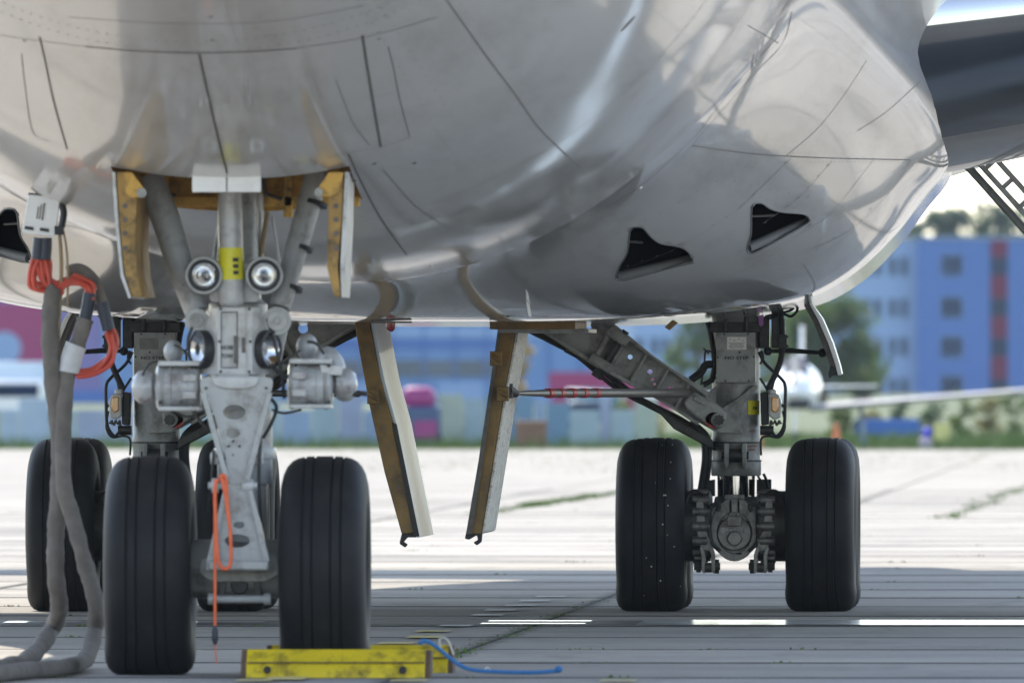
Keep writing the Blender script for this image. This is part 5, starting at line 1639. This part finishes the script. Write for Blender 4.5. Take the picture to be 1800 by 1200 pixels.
for k in range(11):
    for py in (468, 541, 609, 680):
        for dx in (0, 20):
            if py == 468 and k > 4: continue
            ch.append(window(None, 1569 + dx - 46.5 * k, py, .66, 1.5, 'pane', 1302, 0))
for c_ in ch: par(c_, o2)
Yh = 900
o3 = tag(empty('hangar', (X(800, Yh), Yh, 0)), 'wide blue clad hall with dark window ribbons behind the hanging gear doors', 'building')
ch = [block(None, X(430, Yh), X(1083, Yh), Yh, Yh + 30, Zf(520, Yh), M['fac_hall'])]
for y0, y1 in ((632, 662), (597, 612)):
    ch.append(MB().box(((X(560, Yh) + X(880, Yh)) / 2, Yh - .03, (Zf(y0, Yh) + Zf(y1, Yh)) / 2), (X(880, Yh) - X(560, Yh), .10, Zf(y0, Yh) - Zf(y1, Yh))).build('ribbon_window', M['band'] if y0 == 632 else M['fac_blue'], None, smooth=0))
for px_ in range(470, 1080, 55):
    ch.append(MB().box((X(px_, Yh), Yh - .06, Zf(590, Yh)), (.10, .12, Zf(524, Yh) - Zf(690, Yh))).build('cladding_rib', M['fac_blue'], None, smooth=0))
ch.append(MB().box(((X(430, Yh) + X(1083, Yh)) / 2, Yh - .05, Zf(584, Yh)), (X(1083, Yh) - X(430, Yh), .08, .5)).build('cladding_band', M['fac_pale'], None, smooth=0))
for k, (x0, x1) in enumerate(((600, 655), (770, 850), (470, 520))):
    ch.append(MB().box(((X(x0, Yh) + X(x1, Yh)) / 2, Yh - .04, Zf(690, Yh)), (X(x1, Yh) - X(x0, Yh), .1, 1.2)).build('door', M['fac_pale'], None, smooth=0))
for c_ in ch: par(c_, o3)
o4 = tag(empty('terminal_hall', (X(150, Yh), Yh - 6, 0)), 'violet and magenta clad hall with a pale round sign at the far left', 'building')
Yq = Yh - 6
ch = [block(None, X(-420, Yq), X(428, Yq), Yq, Yq + 34, Zf(520, Yq), M['fac_vio'])]
ch.append(MB().box((X(20, Yq), Yq - .06, (Zf(532, Yq) + Zf(684, Yq)) / 2), (X(72, Yq) - X(-60, Yq), .14, Zf(532, Yq) - Zf(684, Yq))).build('panel', M['fac_mag'], None, smooth=0))
ch.append(MB().box((X(330, Yq), Yq - .06, (Zf(560, Yq) + Zf(684, Yq)) / 2), (X(420, Yq) - X(120, Yq), .14, Zf(560, Yq) - Zf(684, Yq))).build('panel', M['fac_hall'], None, smooth=0))
ch.append(MB().lathe([(0, 0), (.95, 0), (.95, .1), (0, .1)], (X(8, Yq), Yq - .16, Zf(612, Yq)), (0, 1, 0), 28).build('round_sign', M['fac_pale'], None, smooth=0))
ch.append(MB().box(((X(-420, Yq) + X(428, Yq)) / 2, Yq - .05, Zf(700, Yq)), (X(428, Yq) - X(-420, Yq), .1, .9)).build('plinth', M['fac_blue'], None, smooth=0))
for c_ in ch: par(c_, o4)
hw = MB().box(((X(965, 700) + X(1190, 700)) / 2, 700, Zf(672, 700)), (X(1190, 700) - X(965, 700), .3, .95)); hw.box(((X(965, 700) + X(1190, 700)) / 2, 700, .0), (X(1190, 700) - X(965, 700) - .2, .2, 1.3))
hb = hw.build('hoarding', M['fac_mag'], None, smooth=0); tag(hb, 'long low magenta hoarding seen through the gap beside the main gear', 'hoarding')

# ------------------------------------------------------------------ things standing on the far side of the apron
M['pl_white'] = mat('white_gloss_paint', (.78, .79, .80), rough=.3, coat=.5)
M['pl_grey'] = mat('shaded_wing_paint', (.40, .40, .42), rough=.6, vary=.2, scale=3)  # white wing greyed: the shade of its underside put into the colour
M['pl_pale'] = mat('pale_blue_paint', (.50, .60, .70), rough=.45, vary=.06, scale=1)
M['pl_navy'] = mat('navy_paint', (.035, .07, .16), rough=.45)
M['pl_purple'] = mat('purple_paint', (.26, .03, .16), rough=.5)
M['pl_teal'] = mat('dark_teal_paint', (.04, .12, .18), rough=.35, coat=.4)
M['pl_brown'] = mat('brown_crate', (.20, .12, .08), rough=.8, vary=.2)
M['pl_blue'] = mat('signal_blue', (.05, .06, .55), rough=.4)
M['pl_mauve'] = mat('pale_mauve', (.48, .38, .50), rough=.6)
M['pl_yel'] = mat('pale_yellow_board', (.60, .56, .22), rough=.6)
M['pl_orange'] = mat('orange_cone', (.70, .18, .06), rough=.6)

# light aircraft seen nose on
YA = 300
la = tag(empty('light_aircraft', at(1395, 653, YA)), 'small white low-wing aeroplane parked nose-on beyond the main gear', 'light aircraft')
la.location.z = 0
o = la.location.copy()
def LA(px, py, dy=0):
    return at(px, py, YA) + Vector((0, dy, 0)) - o
cz = LA(1400, 688).z; cxl = LA(1400, 676).x
b = MB()
secs = [(-1.9, .10, -.02), (-1.75, .26, -.02), (-1.2, .42, -.02), (-.4, .50, 0), (.4, .56, .08), (1.4, .54, .10), (2.6, .38, .10), (4.4, .16, .12), (5.0, .06, .14)]
vs = []
for y, r, dz in secs:
    vs += [(cxl + r * math.cos(2 * math.pi * k / 24), y, cz + dz + r * (1.05 if math.sin(2 * math.pi * k / 24) > 0 else .85) * math.sin(2 * math.pi * k / 24)) for k in range(24)]
fs = [(i * 24 + k, i * 24 + (k + 1) % 24, (i + 1) * 24 + (k + 1) % 24, (i + 1) * 24 + k) for i in range(len(secs) - 1) for k in range(24)] + [tuple(range(24)), tuple(8 * 24 + k for k in range(24))]
b.add(vs, fs); b.build('body', M['pl_white'], la, smooth=50)
for s in (-1, 1):
    surf = surface('wing', [(cxl + s * .3, -.7, cz - .38, 1.6, .13, .0), (cxl + s * 5.2, -.45, cz + .02, 1.15, .11, .0)], [M['pl_grey']], (0, 0), la)
    surf = surface('stabilizer', [(cxl + s * .05, 4.3, cz + .10, .8, .08, .0), (cxl + s * 1.75, 4.45, cz + .12, .55, .07, .0)], [M['pl_white']], (0, 0), la)
    b = MB().tube([(cxl + s * 1.45, -.1, cz - .30), (cxl + s * 1.5, -.1, .25)], [.05, .035], 8)
    b.build('gear_strut', M['pl_navy'], la)
    MB().lathe([(.06, -.05), (.17, -.06), (.19, 0), (.17, .06), (.06, .05)], (cxl + s * 1.5, -.1, .19), (1, 0, 0), 18).build('tyre', M['black'], la, smooth=40)
vs = [(cxl - .04, 4.0, cz + .1), (cxl - .04, 5.1, cz + .1), (cxl - .03, 5.2, cz + 1.5), (cxl - .03, 4.75, cz + 1.5)]
MB().prism(vs, (.08, 0, 0)).build('fin', M['pl_white'], la, bevel=.02)
MB().prism([(cxl - .30, -1.0, cz + .40), (cxl + .30, -1.0, cz + .40), (cxl + .22, -.3, cz + .78), (cxl - .22, -.3, cz + .78)], (0, .9, 0)).build('windscreen', M['pane'], la, bevel=.05)
b = MB().box((cxl + .10, -1.92, cz - .28), (.5, .3, .22)); b.build('air_intake', M['black'], la, bevel=.05)
MB().tube([(cxl, -1.2, cz - .35), (cxl, -1.35, .18)], .04).build('gear_strut', M['pl_navy'], la)
MB().lathe([(.05, -.05), (.15, -.06), (.17, 0), (.15, .06), (.05, .05)], (cxl, -1.35, .17), (1, 0, 0), 18).build('tyre', M['black'], la, smooth=40)
MB().sphere((cxl, -1.98, cz - .02), .12, (1, 1.6, 1)).build('spinner', M['pl_white'], la)
MB().prism([(cxl - .05, -1.96, cz + .85), (cxl + .05, -1.96, cz + .85), (cxl + .07, -1.96, cz), (cxl + .05, -1.96, cz - .9), (cxl - .05, -1.96, cz - .9), (cxl - .07, -1.96, cz)], (0, .04, 0)).build('propeller', M['alu'], la)

# thin dark post, marker, board, cones
def on_ground(px, Y): 
    p_ = at(px, 653, Y); p_.z = 0; return p_
ps = on_ground(1517, 292)
mk = tag(MB().cyl(ps + Vector((0, 0, -.05)), ps + Vector((0, 0, .62)), .055, .04).box(ps + Vector((0, 0, .1)), (.16, .16, .3)).build('post', M['pl_teal'], None, bevel=.01),
         'thin dark post on the edge of the concrete under the small wing', 'post')
ps = on_ground(1627, 290)
t = tag(empty('edge_marker', ps), 'little blue-topped mauve marker standing at the edge of the concrete', 'marker')
MB().lathe([(.02, 0), (.14, .01), (.15, .12), (.12, .24), (.05, .27)], (0, 0, 0), (0, 0, 1), 18).build('base', M['pl_mauve'], t, smooth=50)
MB().sphere((.03, 0, .36), .11, (1, 1, 1.1)).build('lens', M['pl_blue'], t)
ps = on_ground(1656, 296)
t = tag(empty('marker_board', ps), 'pale yellow marker board on the verge beside the blue-topped marker', 'board')
MB().box((0, 0, .34), (.36, .05, .40)).build('panel', M['pl_yel'], t, bevel=.01)
for s in (-1, 1): MB().cyl((s * .12, 0, -.05), (s * .12, 0, .2), .02).build('leg', M['pl_navy'], t)
for px_, lab in ((1332, 'orange cone nearest the small plane nose wheel, beside the main gear lamp'), (1470, 'orange cone between the small plane and the dark post')):
    ps = on_ground(px_, 291)
    t = tag(empty('traffic_cone', ps), lab, 'cone', 'orange cones round the small plane')
    MB().lathe([(.20, 0), (.20, .03), (.13, .035), (.035, .55), (0, .56)], (0, 0, 0), (0, 0, 1), 18).build('cone_body', M['pl_orange'], t, smooth=40)
    MB().lathe([(.10, .18), (.076, .30)], (0, 0, 0), (0, 0, 1), 18, caps=False).build('cone_band', M['pl_white'], t)
lw = MB().box((at(1560, 653, 330).x, 330, .25), (at(1608, 653, 330).x - at(1490, 653, 330).x, .4, .6)).build('low_wall', M['fac_blue'], None, bevel=.03)
tag(lw, 'low grey-blue concrete wall on the verge behind the dark post', 'wall')

# added panels whose colours imitate the mirage along the edge of the concrete
ps = on_ground(520, 294)
t = tag(empty('mirage_panels', ps), 'added low row of pale blue, grey-green and teal panels imitating a mirage', 'mirage panels')
pcol = {'a': (.34, .43, .53), 'b': (.24, .33, .46), 'c': (.28, .37, .41), 'd': (.13, .23, .33), 'e': (.27, .32, .43), 'f': (.33, .39, .33)}
for k_, c_ in pcol.items(): M['mirage_' + k_] = mat('mirage_panel_colour', c_, rough=.7, vary=.1, scale=2)
seq = 'aaabaabbeabffaaceeabcfacbcebbdefcdddbdcecf'
for k, ch_ in enumerate(seq):
    w_ = rng.uniform(.22, .70); h_ = rng.choice((.85, 1.0, 1.1, 1.2))
    if k == 0: xr_ = at(-420, 653, 294).x - ps.x
    xr_ += w_ + .02; x_ = xr_ - w_ / 2
    MB().box((x_, rng.uniform(-.05, .05), h_ / 2), (w_, .08, h_)).build('panel', M['mirage_' + ch_], t, bevel=.01)

# service carts and vans, heavily blurred by distance
ps = on_ground(742, 292)
t = tag(empty('service_cart', ps), 'purple and navy service cart between the two hanging gear doors', 'service cart')
MB().box((0, 0, .55), (.80, 1.2, .75)).build('body', M['pl_navy'], t, bevel=.06)
MB().box((-.08, .05, 1.12), (.74, 1.0, .50)).build('hood', M['pl_purple'], t, bevel=.20, seg=4)
MB().box((.10, -.62, .42), (.52, .06, .4)).build('panel', M['pl_purple'], t, bevel=.02)
for sx_ in (-1, 1):
    for sy in (-1, 1): MB().cyl((sx_ * .34, sy * .4, .15), (sx_ * .44, sy * .4, .15), .15, n=16).build('wheel', M['black'], t)
ps = on_ground(935, 291)
t = tag(empty('crate', ps), 'brown wooden crate on the far edge of the concrete behind the hanging door', 'crate')
MB().box((0, 0, .32), (.66, .6, .60)).build('body', M['pl_brown'], t, bevel=.03)
for k in range(3): MB().box((0, -.315, .12 + .2 * k), (.70, .03, .14)).build('slat', M['pl_brown'], t, bevel=.008)
def van(px, Y, w, h, body, cab, label, name='box_truck', cat='truck'):
    ps = on_ground(px, Y)
    t = tag(empty(name, ps), label, cat, 'vehicles parked beyond the apron')
    MB().box((0, 1.0, h * .56), (w, 3.2, h * .80)).build('cargo_box', M[body], t, bevel=.06)
    MB().box((0, -1.1, h * .42), (w * .92, 1.3, h * .52)).build('cab', M[cab], t, bevel=.15, seg=3)
    MB().box((0, -1.74, h * .52), (w * .78, .06, h * .20)).build('windscreen', M['pane'], t, bevel=.02)
    for s in (-1, 1):
        MB().box((s * w * .34, -1.76, h * .27), (w * .16, .05, h * .07)).build('headlight', M['pl_white'], t, bevel=.02)
        for y in (-1.0, 1.6): MB().cyl((s * w * .38, y, .33), (s * w * .50, y, .33), .33, n=18).build('wheel', M['black'], t)
    return t
van(30, 470, 2.1, 2.1, 'pl_pale', 'pl_white', 'pale blue box truck with a white cab at the far left')
0 and van(215, 520, 2.0, 2.0, 'pl_pale', 'pl_pale', 'pale blue box truck behind the left main leg')
0 and van(545, 480, 1.9, 1.7, 'pl_pale', 'pl_white', 'pale van with white cab between the nose gear and the silver door')
0 and van(820, 500, 1.9, 1.7, 'pl_pale', 'pl_pale', 'pale blue van between the two hanging gear doors', )
van(1045, 420, 1.6, 1.25, 'pl_teal', 'pl_teal', 'dark teal van to the left of the left-hand main tyre', 'van', 'van')

# ------------------------------------------------------------------ summer haze
hm = bpy.data.materials.new('haze'); hm.use_nodes = True
hn = hm.node_tree; hn.nodes.clear()
ho = hn.nodes.new('ShaderNodeOutputMaterial'); pv = hn.nodes.new('ShaderNodeVolumePrincipled')
pv.inputs['Color'].default_value = (.72, .86, 1.0, 1)
pv.inputs['Density'].default_value = .000045
pv.inputs['Anisotropy'].default_value = .2
hn.links.new(pv.outputs[0], ho.inputs['Volume'])
hz_ = MB().box((0, 1150, 11.0), (1900, 3000, 24.4)).build('haze', hm, None, smooth=0)
tag(hz_, kind='stuff')
